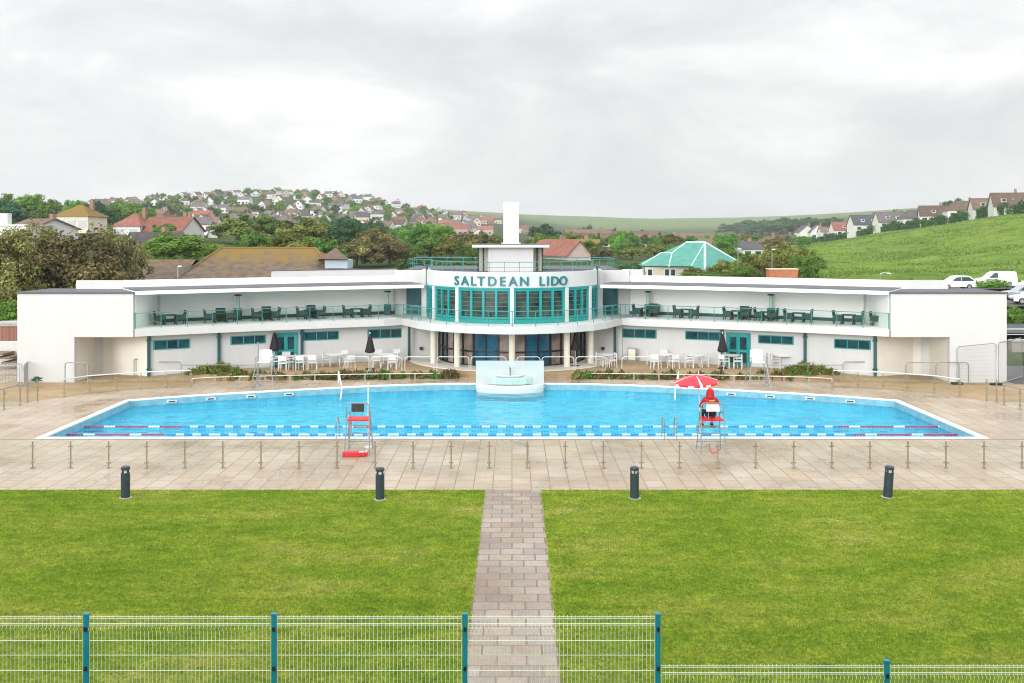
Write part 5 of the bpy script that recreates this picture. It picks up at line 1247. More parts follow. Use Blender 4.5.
T = [  # x, ytop, width, D, kind, where
 (300, 217, 60, 165, 'olive green', 'broad and tallest in the row behind the mossy roofed hall'), (262, 214, 64, 185, 'mid green', 'with rounded top behind the mossy roof ridge'), (236, 218, 50, 175, 'olive green', 'at the left of the row behind the mossy roof'),
 (288, 232, 66, 140, 'olive green', 'low and spreading right behind the mossy roof ridge'), (322, 236, 44, 138, 'mid green', 'above the hipped end of the mossy roof'), (252, 230, 40, 138, 'mid green', 'low behind the middle of the mossy roof'),
 (341, 219, 44, 190, 'dark green', 'with full round crown left of the brown hillside trees'), (318, 221, 34, 200, 'bright green', 'between two olive trees behind the mossy hall'), (357, 215, 34, 230, 'dark green', 'high behind the brown trees'),
 (356, 237, 40, 150, 'brownish olive', 'rounded and lowest left of the brown pair'), (390, 237, 46, 150, 'brownish olive', 'rounded, right of its brown twin'), (372, 226, 40, 175, 'brownish olive', 'behind the brown pair'), (406, 243, 30, 160, 'mid green', 'thin, right of the brown pair'),
 (420, 222, 30, 200, 'mid green', 'tall with loose crown at the foot of the estate'), (442, 224, 32, 210, 'bright green', 'loose crowned at the foot of the estate'), (430, 236, 36, 170, 'mid green', 'low and loose above the park lawn'), (463, 230, 34, 190, 'brownish olive', 'sparse beside the tower'), (482, 231, 34, 200, 'olive green', 'left of the tower'), (451, 240, 30, 165, 'olive green', 'low behind the park hedge'), (495, 233, 22, 210, 'brownish olive', 'touching the tower'), (473, 242, 26, 160, 'mid green', 'low left of the pavilion roof'), (411, 229, 26, 240, 'bright green', 'far and pale at the estate foot'),
 (20, 194, 54, 300, 'mid green', 'on the left skyline cut by the picture edge'), (33, 193, 34, 290, 'bright green', 'rising highest on the left skyline'), (45, 198, 30, 270, 'mid green', 'right of the left skyline group'), (3, 199, 34, 260, 'dark green', 'dark at the left edge'), (18, 207, 30, 240, 'dark green', 'low and dark above the white flat building'), (98, 200, 32, 280, 'dark green', 'with dark round crown between two red roofs'), (77, 199, 24, 330, 'bright green', 'pale behind the orange chimney roof'), (126, 201, 40, 340, 'bright green', 'wide and pale above the red roofed house'), (113, 204, 24, 320, 'mid green', 'small beside the dark round tree'), (144, 207, 22, 330, 'mid green', 'over the red house ridge'), (162, 223, 26, 170, 'mid green', 'in front of the red tiled house'),
 (545, 223, 34, 300, 'dark green', 'right of the tower by the terrace houses'), (573, 239, 38, 190, 'bright green', 'in front of the brown gabled hall'), (592, 241, 34, 200, 'mid green', 'right of the brown gabled hall'), (560, 234, 24, 260, 'mid green', 'over the brown gabled hall'), (620, 238, 24, 210, 'mid green', 'left of the green roofed house'), (603, 247, 22, 190, 'brownish olive', 'low and brown left of the green roof'), (655, 243, 28, 220, 'olive green', 'just left of the green roof ridge'), (672, 243, 26, 230, 'mid green', 'behind the green roof ridge'), (632, 246, 22, 200, 'olive green', 'low behind the green roofed house'), (718, 248, 34, 180, 'olive green', 'right of the green roof hip'), (740, 250, 26, 175, 'mid green', 'beside the thin lamp post'), (776, 236, 28, 260, 'brownish olive', 'brown tinged below the hill terrace'), (800, 235, 26, 300, 'mid green', 'left of the white gabled house'), (760, 235, 22, 330, 'mid green', 'at the foot of the scrub patch'),
 (613, 227, 9, 520, 'dark green', 'small, on the terrace roofs, first from the tower'), (599, 228, 8, 540, 'mid green', 'small, over the terrace ridge'), (641, 229, 10, 520, 'dark green', 'small, above the long terrace'), (652, 231, 8, 530, 'mid green', 'small, second above the long terrace'), (588, 224, 10, 560, 'dark green', 'small and round above the brown gable'), (582, 226, 9, 570, 'mid green', 'small beside the round one above the brown gable'), (665, 231, 8, 540, 'mid green', 'small, third above the long terrace'), (702, 232, 10, 520, 'mid green', 'small beyond the green roof'),
]
for a in T: put_tree(*a, group=None)
# scrub patch on the far down and small trees between estate houses
rs = random.Random(5)
for i in range(16):
    x = 735 + i * 6.2 + rs.uniform(-3, 3); p = ground_hit(x, 236 - rs.uniform(1, 8) * (1 - abs(i - 8) / 10), 420); s_ = rs.uniform(10, 18)
    P = rs.choice(KIND['dark green']); P.put((p.x, p.y, p.z), rs.random() * 6, 'dark scrub tree in the patch at the foot of the far down', 'dark scrub trees at the foot of the far down', (s_, s_, s_ * .35))
# ------------------------------------------------------------------ houses
def house_proto(w, d, h, rh, style, wall='housewhite', roof='brownroof', wins=(), chim=True, over=.35, door=None, dorm=0):
    t = thing('house', 'x', 'house')
    b = MB(); b.box((0, 0, h / 2 - 1), (w, d, h + 2))
    if style == 'side':                              # ridge along X
        for sx in (-1, 1): b.add([(sx * w / 2, -d / 2, h), (sx * w / 2, d / 2, h), (sx * w / 2, 0, h + rh)], [(0, 1, 2)])
    if style == 'gable':                             # gable to the viewer
        for sy in (-1, 1): b.add([(-w / 2, sy * d / 2, h), (w / 2, sy * d / 2, h), (0, sy * d / 2, h + rh)], [(0, 1, 2)])
    b.build('wall', wall, t)
    r = MB(); W, D_ = w / 2 + over, d / 2 + over; e = h - over * rh / (d / 2 if style != 'gable' else w / 2); th = .16
    if style == 'side':
        r.add([(-W, -D_, e), (W, -D_, e), (W, 0, h + rh), (-W, 0, h + rh), (-W, D_, e), (W, D_, e)] + [(-W, -D_, e + th), (W, -D_, e + th), (W, 0, h + rh + th), (-W, 0, h + rh + th), (-W, D_, e + th), (W, D_, e + th)],
              [(0, 1, 2, 3), (3, 2, 5, 4), (6, 9, 8, 7), (9, 10, 11, 8), (0, 6, 7, 1), (4, 5, 11, 10), (0, 3, 9, 6), (3, 4, 10, 9), (1, 7, 8, 2), (2, 8, 11, 5)])
    elif style == 'gable':
        r.add([(-W, -D_, e), (-W, D_, e), (0, D_, h + rh), (0, -D_, h + rh), (W, -D_, e), (W, D_, e)] + [(-W, -D_, e + th), (-W, D_, e + th), (0, D_, h + rh + th), (0, -D_, h + rh + th), (W, -D_, e + th), (W, D_, e + th)],
              [(0, 1, 2, 3), (3, 2, 5, 4), (6, 9, 8, 7), (9, 10, 11, 8), (0, 6, 7, 1), (4, 5, 11, 10), (0, 3, 9, 6), (3, 4, 10, 9), (1, 7, 8, 2), (2, 8, 11, 5)])
    else:                                            # hipped
        k = max(.3, w / 2 - d / 2 * .8)
        r.add([(-W, -D_, h - .05), (W, -D_, h - .05), (W, D_, h - .05), (-W, D_, h - .05), (-k, 0, h + rh), (k, 0, h + rh)], [(0, 1, 5, 4), (1, 2, 5), (2, 3, 4, 5), (3, 0, 4), (0, 3, 2, 1)])
    ro = r.build('roof', roof, t)
    if chim: c = MB(); c.box((w * .28, d * .08, h + rh * .75), (.7, .7, rh * .9 + 1.1)); c.build('chimney', 'housebrick', ro)
    for x, z, ww, wh in wins:
        f = MB(); f.box((x, -d / 2 - .02, z), (ww + .16, .1, wh + .16)); fo = f.build('window', 'housewhite' if wall != 'housewhite' else 'whitemetal', t)
        p = MB(); p.box((x, -d / 2 - .075, z), (ww, .02, wh)); p.build('pane', 'pane', fo)
    for k in range(dorm):
        x = w * (-.5 + (k + .5) / dorm) * .7; f = MB(); f.box((x, -d * .25, h + rh * .42), (1.5, d * .3, 1.15)); dm_ = f.build('dormer', 'housewhite', ro)
        p = MB(); p.box((x, -d * .405, h + rh * .44), (1.1, .04, .75)); p.build('dormer_pane', 'pane', ro)
    if door: f = MB(); f.box((door, -d / 2 - .03, 1.0), (.95, .1, 2.1)); f.build('door', 'cardark', t)
    return t
def remat(o, wall, roof):
    for c in o.children:
        m = wall if c.name.startswith('wall') else roof if c.name.startswith('roof') else None
        if m and c.data.materials: c.material_slots[0].link = 'OBJECT'; c.material_slots[0].material = M[m]
w2 = [(-2.6, 1.5, 1.9, 1.2), (2.4, 1.5, 1.9, 1.2), (-2.6, 4.2, 1.6, 1.1), (2.4, 4.2, 1.6, 1.1)]
EST = {'side': [Proto(house_proto(10, 8, 4.6, 3.2, 'side', wins=[w2[0], w2[1]])), Proto(house_proto(13, 8, 4.8, 2.8, 'side', wins=[(-4, 1.6, 2, 1.3), (0, 1.6, 2, 1.3), (4, 1.6, 2, 1.3)]))],
       'gable': [Proto(house_proto(8, 11, 4.4, 3.8, 'gable', wins=[w2[0][:1] + (1.6, 1.9, 1.3), (2.2, 1.6, 1.8, 1.3), (0, 4.9, 1.6, 1.2)])), Proto(house_proto(9, 10, 3.4, 3.2, 'gable', wins=[(-2.4, 1.6, 2.2, 1.4), (2.4, 1.6, 2.2, 1.4)]))],
       'hip': [Proto(house_proto(11, 10, 4.4, 3.4, 'hip', wins=[w2[0], w2[1]]))]}
WN = {'housewhite': 'white', 'housecream': 'cream', 'housebrick': 'brick', 'housepink': 'pinkish'}
RN = {'brownroof': 'brown', 'greyroof': 'grey', 'redroof': 'red', 'slateroof': 'dark'}
SN = {'side': 'long sided', 'gable': 'gable fronted', 'hip': 'hip roofed'}
rs = random.Random(21)
rows = np.geomspace(380, 1120, 18)
nh = 0
for ri, D in enumerate(rows):
    pitch = 15.5 + ri * .42
    X = (60 - 512) * D / F + rs.uniform(0, 10)
    while X < 0:
        x = 512 + X * F / D; X += pitch * rs.uniform(.85, 1.35)
        if D > 900 and x < 150: continue
        if x < 120 and D < 420: continue
        if x > 452 - (1 if D > 700 else 0) and x > 452 + (D - 800) * .06: continue
        z = tz(X, D)
        yb = YH + (H - z) * F / D
        if yb > 234: continue
        # skip lots in the lee of the ridge
        if rs.random() < .06: continue
        st = rs.choice(['side', 'side', 'gable', 'gable', 'hip']); P = rs.choice(EST[st])
        wl = rs.choices(list(WN), [8, 1.6, 1, .6])[0]; rf = rs.choices(list(RN), [5, 5, .35, 2.2])[0]
        band = ['at the foot', 'low down', 'mid slope', 'high up', 'below the ridge', 'on the ridge'][min(5, ri // 3)]
        col_ = ['far west', 'west', 'west centre', 'centre', 'east centre', 'east', 'far east'][max(0, min(6, int((x - 120) // 50)))]
        lab = f'{WN[wl]} {SN[st]} house, {RN[rf]} roof, {band}, {col_} of hillside'
        k = rs.uniform(.60, .80)
        o = P.put((X, D, z + .2), R(rs.uniform(-32, 32)), lab, 'houses on the hillside estate', (k, k, k * rs.uniform(.9, 1.1))); remat(o, wl, rf); nh += 1
# further streets towards the valley head
for (x0, x1, D0, D1, n, band) in ((455, 500, 900, 1100, 13, 'beyond estate left of tower'), (440, 492, 560, 640, 9, 'by valley trees left of tower'), (520, 560, 700, 760, 7, 'in valley right of tower')):
    for i in range(n):
        x = x0 + (x1 - x0) * (i + rs.uniform(-.3, .3)) / n; D = rs.uniform(D0, D1); X = (x - 512) * D / F; st = rs.choice(['side', 'gable', 'side']); wl = rs.choice(['housepink', 'housecream', 'housewhite', 'housebrick']); rf = rs.choice(['brownroof', 'redroof', 'greyroof'])
        o = rs.choice(EST[st]).put((X, D, tz(X, D)), R(rs.uniform(-25, 25)), f'{WN[wl]} {SN[st]} house, {RN[rf]} roof, {band}', 'houses beyond the estate'); remat(o, wl, rf)
# garden trees among the estate houses
for i in range(250):
    D = rs.uniform(380, 1120); x = rs.uniform(112, 480)
    if x > 452 + (D - 800) * .06 or (D > 900 and x < 145): continue
    X = (x - 512) * D / F; z = tz(X, D); kd = rs.choice(['mid green', 'dark green', 'mid green', 'olive green', 'bright green']); h = rs.uniform(3.5, 8) * (1 if D < 1000 else .8); hw = h * rs.uniform(.4, .7)
    band = 'below the ridge' if D > 950 else 'high up' if D > 780 else 'mid slope' if D > 600 else 'low down' if D > 480 else 'at the foot'; col_ = ['far west', 'west', 'west centre', 'centre', 'east centre', 'east', 'far east'][max(0, min(6, int((x - 120) // 50)))]
    rs.choice(KIND[kd]).put((X, D, z), rs.random() * 6, f'small {kd} garden tree, {band}, {col_} of hillside', 'garden trees on the hillside estate', (hw, hw, h / 2.6))
def house_at(x0, x1, yeave, yridge, D, style, wall, roof, label, wins=(), rz=0, dep=9, chim=True, group=None, name=None, base=None, door=None, dorm=0):
    p = at((x0 + x1) / 2, yeave, D); w = (x1 - x0) * D / F; zg = tz(p.x, p.y) if base is None else base; h = p.z - zg; rh = (yeave - yridge) * D / F
    if h < 2.2: zg = p.z - 2.6; h = 2.6
    sc_ = w
    W = [(u * w, h * v, ww, wh) for u, v, ww, wh in wins]
    o = house_proto(w, dep, h, rh, style, wall, roof, W, chim, door=door, dorm=dorm); o.location = (p.x, p.y + dep / 2, zg); o.rotation_euler = (0, 0, R(rz)); tag(o, label, 'house', group)
    return o
ww = lambda n, v=.55, a=1.6, b=1.2: [(-.5 + (i + .5) / n, v, a, b) for i in range(n)]
# left, behind the weathered trees
house_at(10, 46, 229, 219, 150, 'side', 'housewhite', 'brownroof', 'white house with brown roof and white gable edge above the weathered trees', rz=-25, wins=ww(3))
house_at(54, 88, 216, 204, 190, 'hip', 'housecream', 'mossroof', 'tall hipped house with orange lichened roof and chimney on the left', wins=ww(3))
house_at(113, 140, 226, 213, 190, 'hip', 'housewhite', 'redroof', 'white house with steep orange red hipped roof left of the red tiled house', wins=ww(2))
house_at(141, 187, 231, 217, 190, 'side', 'housewhite', 'redroof', 'long white house with red tiled roof and skylight above the mossy hall', wins=ww(4), rz=-10)
house_at(136, 156, 246, 233, 140, 'gable', 'housewhite', 'greyroof', 'white gabled house front between the weathered trees and bright bush', wins=ww(2), rz=-30)
house_at(184, 214, 224, 217, 260, 'side', 'housewhite', 'greyroof', 'white house with grey roof right of the red tiled house', wins=ww(3))
house_at(202, 212, 234, 222, 210, 'gable', 'housewhite', 'brownroof', 'narrow white gable right of the red tiled house', rz=15)
house_at(545, 600, 249, 240, 210, 'side', 'housepink', 'mossroof', 'long brown roofed house right of the tower', rz=0, wins=ww(5))
house_at(547, 575, 255, 241, 178, 'gable', 'housepink', 'redroof', 'pinkish gabled hall with red brown roof right of the pavilion', rz=28, wins=ww(3, .4), dep=14)
# terraces along the valley
for x0, x1, ye, yr, D, lab in ((530, 552, 237, 231, 380, 'terrace house row nearest the tower with brown roof'), (549, 588, 239, 233, 360, 'brown roofed terrace row right of the tower'), (590, 640, 241, 233.5, 340, 'long pale terrace row left of the green roofed house'), (628, 690, 243, 235, 330, 'longest terrace row behind the green roofed house'), (690, 728, 242, 236, 360, 'brown roofed terrace row right of the green roof ridge'), (566, 612, 234, 229.5, 470, 'upper terrace row behind the brown gabled hall'), (612, 665, 236, 231.5, 480, 'upper terrace row above the longest row'), (660, 722, 237, 233.5, 500, 'farthest terrace row below the down')):
    house_at(x0, x1, ye, yr, D, 'side', 'housewhite' if D < 400 else 'housepink', 'brownroof', lab, wins=ww(int((x1 - x0) / 6), .55, 1.5, 1.2), rz=rs.uniform(-6, 6), base=None)
house_at(703, 722, 246, 239, 260, 'gable', 'housebrick', 'brownroof', 'red brown gable beside the olive trees right of the green roof', rz=20)
house_at(737, 760, 249, 242, 250, 'side', 'housewhite', 'slateroof', 'white house with dark roof below the scrub patch', rz=15, wins=ww(2))
house_at(762, 782, 243, 236, 300, 'hip', 'housebrick', 'brownroof', 'brick house with chimney below the white gabled house', wins=ww(2))
house_at(776, 798, 241, 235, 420, 'side', 'housebrick', 'brownroof', 'low brown house left of the white gabled house', wins=ww(2))
hp_ = []
for x in np.linspace(803, 1080, 44):
    Dd = np.linspace(170, 560, 400); Xd = (x - 512) * Dd / F; zd = terrain(Xd, Dd); k_ = int(np.argmin(YH + (H - zd) * F / Dd)); k_ = min(k_, int(np.searchsorted(Dd, np.interp(x, [800, 1040], [510, 290]))))
    hp_.append(Vector((Xd[k_], Dd[k_], zd[k_] + .0)))
# the row along the top of the meadow
HR = [(801, 813, 232, 225.5, 430, 'gable', 'slateroof', 'white gabled villa with black timbering at the low end of the hill row'), (814, 824, 232, 225, 430, 'gable', 'slateroof', 'second white gabled villa of the hill row with dark roof'), (824, 836, 232, 227, 425, 'side', 'brownroof', 'small white house with brown roof between the villas and the brick house'),
      (836, 854, 230, 222, 415, 'side', 'redroof', 'reddish roofed house with chimneys in the hill row'), (855, 882, 224.5, 215, 400, 'side', 'slateroof', 'white house with long dark roof and skylights in the hill row'), (881, 906, 222, 212, 385, 'side', 'greyroof', 'white house with grey roof and dormer in the hill row'),
      (906, 932, 219, 209.5, 372, 'hip', 'greyroof', 'white bungalow with grey hipped roof below the middle of the hill row'), (926, 948, 215.5, 205.5, 375, 'side', 'brownroof', 'white house with brown roof left of the skyline tree'), (944, 956, 216.5, 209, 350, 'gable', 'greyroof', 'small white gable with grey roof below the skyline tree'), (953, 979, 210.5, 200.5, 345, 'hip', 'brownroof', 'white house with pyramid brown roof near the top of the hill row'), (979, 1004, 209, 198, 335, 'side', 'brownroof', 'white house with brown roof and dark windows second from the top of the hill row'), (1000, 1026, 206, 192.5, 320, 'side', 'brownroof', 'topmost house of the hill row with tall brown roof'), (1018, 1046, 206, 194, 315, 'gable', 'brownroof', 'white gabled house at the right edge of the picture')]
for x0, x1, ye, yr, D, st, rf, lab in HR:
    D = float(np.interp((x0 + x1) / 2, [512 + p.x * F / p.y for p in hp_], [p.y for p in hp_])) + rs.uniform(9, 16); house_at(x0 - 2, x1 + 2, ye, yr, D, st, 'housewhite', rf, lab, wins=ww(max(2, int((x1 - x0) / 7)), .6, 1.7, 1.3), rz=rs.uniform(-18, 4), dep=8, dorm=(2 if x1 - x0 > 22 else 1) if st == 'side' else 0)
w = MB(); p = at(2, 226, 140); q = at(26, 240, 140); w.b2((p.x - 6, 140, 2), (q.x, 148, p.z)); o = thing('flat_roofed_building', 'white flat roofed building at the left edge above the weathered trees', 'building', (0, 0, 0)); w.build('wall', 'housewhite', o); w = MB(); w.b2((p.x - 6.2, 139.9, p.z + .003), (q.x + .2, 148.2, p.z + .25)); w.build('roof', 'white', o)
p = at(0, 221, 139.9); w = MB(); w.box((p.x + .2, 141, p.z), (1.2, 1.2, 2.2)); w.build('roof_tower', 'white', o)
# hall with the mossy roof
hall = thing('mossy_hall', 'low hall with big mossy brown hipped roof behind the left wing', 'hall', (0, 0, 0))
def P3(x, y, D): return tuple(at(x, y, D))
w = MB(); e0, e1 = at(176, 281, 86), at(338, 281, 86); w.b2((e0.x + .5, 86.3, .5), (e1.x - .5, 99, e0.z)); w.build('wall', 'housecream', hall)
w = MB(); A, B_ = P3(172, 281.5, 86), P3(340, 281, 86); C_, D__ = P3(222, 248, 93), P3(315, 248, 93)
Bk0, Bk1 = (A[0], 100, A[2]), (B_[0], 100, B_[2])
w.add([A, B_, D__, C_, Bk0, Bk1], [(0, 1, 2, 3), (1, 5, 2), (5, 4, 3, 2), (4, 0, 3), (0, 4, 5, 1)]); rf = w.build('roof', 'mossroof', hall)
w = MB(); w.tube([D__, B_], .14, 6); w.tube([C_, A], .14, 6); w.tube([C_, D__], .12, 6); w.build('ridge_tiles', 'mossroof', rf)
w = MB(); A2, B2, C2, D2 = P3(122, 281, 88), P3(180, 281, 88), P3(140, 259.5, 94), P3(196, 259.5, 94)
w.add([A2, B2, D2, C2, (A2[0], 100, A2[2]), (B2[0] + 3, 100, B2[2])], [(0, 1, 2, 3), (4, 5, 2, 3), (0, 3, 4)]); w.build('lower_roof', 'mossroof', hall)
w = MB(); q = at(335, 263, 88); w.box((q.x + .1, 89.5, q.z - .1), (2.0, 3, .75)); dm = w.build('dormer', mat('pale_blue_grey', (.42, .50, .58), .6, .05, 3), hall)
w = MB(); w.add([P3(318, 259, 87.4), P3(348, 259.5, 87.4), P3(336, 247.5, 89.5), P3(318, 259, 94), P3(352, 262, 94), P3(337, 249, 94)], [(0, 1, 2), (0, 2, 5, 3), (1, 4, 5, 2), (0, 1, 4, 3)]); w.build('dormer_roof', 'brownroof', dm)
# green roofed house behind the right wing
gh = thing('green_roofed_house', 'pale house with big jade green tiled hipped roof behind the right wing', 'house', (0, 0, 0))
w = MB(); q0, q1 = at(645, 266, 118), at(733, 266, 118); w.b2((q0.x, 118, 2), (q1.x - 4, 130, q0.z - .1)); w.build('wall', 'housecream', gh)
w = MB(); A, B_, E1, E2, E3 = P3(640, 266, 118), P3(705, 270.5, 114.5), P3(737, 261, 123), P3(686, 242.5, 124), P3(705, 242.5, 124)
Vv, Ww, K1, K2 = P3(691, 266.3, 117), P3(669, 266.3, 117.2), P3(672, 253, 121.5), P3(661, 253, 122)
w.add([A, B_, E3, E2, E1, (A[0] + 2, 133, A[2]), (E1[0], 133, E1[2]), Vv, Ww, K1, K2], [(8, 7, 2, 3, 9), (7, 1, 2), (1, 4, 2), (0, 8, 9, 10), (0, 10, 5), (10, 9, 3, 5), (5, 3, 2, 6), (2, 4, 6)]); rf = w.build('roof', 'tealroof', gh)
w = MB(); w.tube([E2, E3], .16, 6); w.tube([E3, B_], .16, 6); w.tube([E3, E1], .14, 6); w.tube([E2, K1], .10, 6); w.tube([K1, Ww], .09, 6); w.tube([K1, K2], .09, 6); w.tube([K2, A], .09, 6); w.tube([E3, Vv], .08, 6); w.build('ridge_tiles', mat('pale_ridge', (.45, .62, .55), .7, .1, 3), rf)
for x in (650, 667, 673): w = MB(); q = at(x, 272.5, 117.9); w.box((q.x, 117.95, q.z), (.62, .08, .9)); fo = w.build('window', 'whitemetal', gh); w = MB(); w.box((q.x, 117.9, q.z), (.46, .03, .72)); w.build('pane', 'pane', fo)
w = MB(); p = at(782, 273.2, 84); w.box((p.x, 84, p.z - .1), (2.4, 1.1, .86)); o = thing('brick_block', 'small orange brick block with pale coping behind the right parapet', 'brick wall'); w.build('brickwork', 'orange', o); w = MB(); w.box((p.x, 84, p.z + .36), (2.5, 1.2, .06)); w.build('coping', 'housecream', o); w = MB(); w.b2((p.x - 1.1, 83.6, .8), (p.x + 1.1, 84.4, p.z - .535)); w.build('base', 'housebrick', o)
# hedge below the hill row, park hedge, thin lamp posts
def hedge(pts, hgt, wid, label, seed, n, leaf=.5):
    r_ = np.random.default_rng(seed); P = np.array([[p.x, p.y, p.z] for p in pts]); seg = np.linalg.norm(np.diff(P, axis=0), axis=1); cum = np.r_[0, np.cumsum(seg)]
    t = r_.random(n) * cum[-1]; c = np.stack([np.interp(t, cum, P[:, i]) for i in range(3)], -1)
    c[:, 0] += (r_.random(n) - .5) * wid; c[:, 1] += (r_.random(n) - .5) * wid; c[:, 2] += r_.random(n) * hgt * (.82 + .18 * np.sin(t * .31) + .1 * np.sin(t * .9))
    d = r_.standard_normal((n, 3)); d /= np.linalg.norm(d, axis=1, keepdims=True); e = np.cross(d, r_.standard_normal((n, 3))); e /= np.linalg.norm(e, axis=1, keepdims=True)
    s_ = leaf * (.6 + .8 * r_.random((n, 1))); Q_ = np.stack([c - e * s_ * .6, c + e * s_ * .6, c + d * s_], 1).reshape(-1, 3)
    return tag(tri_cloud('hedge', Q_, r_.random(n), 'hedge'), label, 'hedge')
hedge(hp_, 3.7, 2.0, 'long dark green hedge between the meadow and the hill row of houses', 3, 20000, .6)
hp2_ = [at(x, 262, 125) for x in (400, 425, 450, 480, 505)]
for p in hp2_: p.z = tz(p.x, p.y)
hedge(hp2_, 2.6, 1.5, 'clipped park hedge behind the drum railing left of the pavilion', 4, 5000, .3)
lawn_ = MB()
def post(x, ytop, D, label, arm=False):
    p = at(x, ytop, D); zb = tz(p.x, p.y); o = thing('lamp_post', label, 'lamp post', (p.x, p.y, zb)); w = MB(); w.tube([(0, 0, -.2), (0, 0, p.z - zb)], .045, 6); w.build('pole', 'steel', o)
    w = MB(); k = .9 if arm else .15
    if arm: w.tube([(0, 0, p.z - zb - .03), (.35, 0, p.z - zb + .14), (k, 0, p.z - zb + .1)], .035, 6)
    w.box((k, 0, p.z - zb + .06), (.4 if arm else .3, .2, .1)); w.build('lamp_head', 'whitemetal', o)
post(738, 249.5, 92, 'thin grey lamp post right of the green roofed house'); post(772, 250, 96, 'thin grey lamp post left of the orange brick block'); post(880, 274, 100, 'white lamp post with curved arm behind the right parapet', True); post(178, 267, 80, 'thin white lamp post before the mossy roof')
for x, yt, wpx, kd, wh in ((953, 197.5, 24, 'dark green', 'dark, behind the hill houses on the right skyline'), (964, 199, 18, 'mid green', 'on the right skyline between two hill houses'), (900, 209, 12, 'mid green', 'small behind the middle of the hill row'), (1012, 194, 12, 'olive green', 'behind the topmost hill house')):
    put_tree(x, yt, wpx, float(np.interp(x, [512 + p.x * F / p.y for p in hp_], [p.y for p in hp_])) + 45, kd, wh)
for i in range(26):
    x = 536 + i * 8.2 + rs.uniform(-3, 3); D = rs.uniform(240, 320); p_ = at(x, 236, D); h = rs.uniform(2.5, 5.5); z = tz(p_.x, D); hw = h * rs.uniform(.4, .6); kd = rs.choice(['mid green', 'olive green', 'bright green', 'mid green', 'brownish olive'])
    wh = ['behind the tower', 'over the gabled hall', 'left of the green roof', 'over the green roof', 'right of the green roof', 'by the scrub patch'][min(5, int((x - 530) // 36))]
    rs.choice(KIND[kd]).put((p_.x, D, z), rs.random() * 6, f'{kd} street tree before the terrace rows, {wh}', 'street trees before the terrace rows', (hw, hw, h / 2.6))
for i in range(8):
    q = hp_[i * 4 + 2].lerp(hp_[i * 4 + 3], rs.random()); q = q * 1.05; z = tz(q.x, q.y); h = rs.uniform(3, 4.6); kd = rs.choice(['mid green', 'olive green', 'dark green'])
    xx = 512 + q.x * F / q.y; wh = 'at the low end' if xx < 860 else 'midway' if xx < 940 else 'near the top'
    rs.choice(KIND[kd]).put((q.x, q.y, z), rs.random() * 6, f'{kd} tree behind meadow hedge, {wh} of hill row', 'garden trees along the hill row', (h * .45, h * .45, h / 2.6))
# rough tussocks over the meadow
n = 60000; D = 112 * (4.2 ** rng.random(n)); X = D * (.285 + .27 * rng.random(n)); zt_ = terrain(X, D)
from mathutils import noise as mnoise
keep = np.array([mnoise.noise(Vector((x * .05, d * .035, 0))) * .8 + mnoise.noise(Vector((x * .16, d * .11, 5))) * .7 for x, d in zip(X, D)]) + rng.standard_normal(n) * .30 > .30
X, D, zt_ = X[keep], D[keep], zt_[keep]; n = len(X); sz = .13 + .17 * rng.random(n); sz *= 1 + D / 600
a_ = rng.random(n) * 6.28; P0 = np.stack([X - np.cos(a_) * sz, D - np.sin(a_) * sz, zt_ - .25], -1); P1 = np.stack([X + np.cos(a_) * sz, D + np.sin(a_) * sz, zt_ - .25], -1); P2 = np.stack([X + rng.standard_normal(n) * .2, D + rng.standard_normal(n) * .2, zt_ + sz * 1.0], -1)
M['tussock'] = leafmat('tussock_grass', (.065, .125, .016), (.105, .175, .024), (.17, .19, .05))
tag(tri_cloud('meadow_grass', np.stack([P0, P1, P2], 1).reshape(-1, 3), rng.random(n), 'tussock'), 'rough tussocky grass over the hillside meadow', 'grass', kind='stuff')
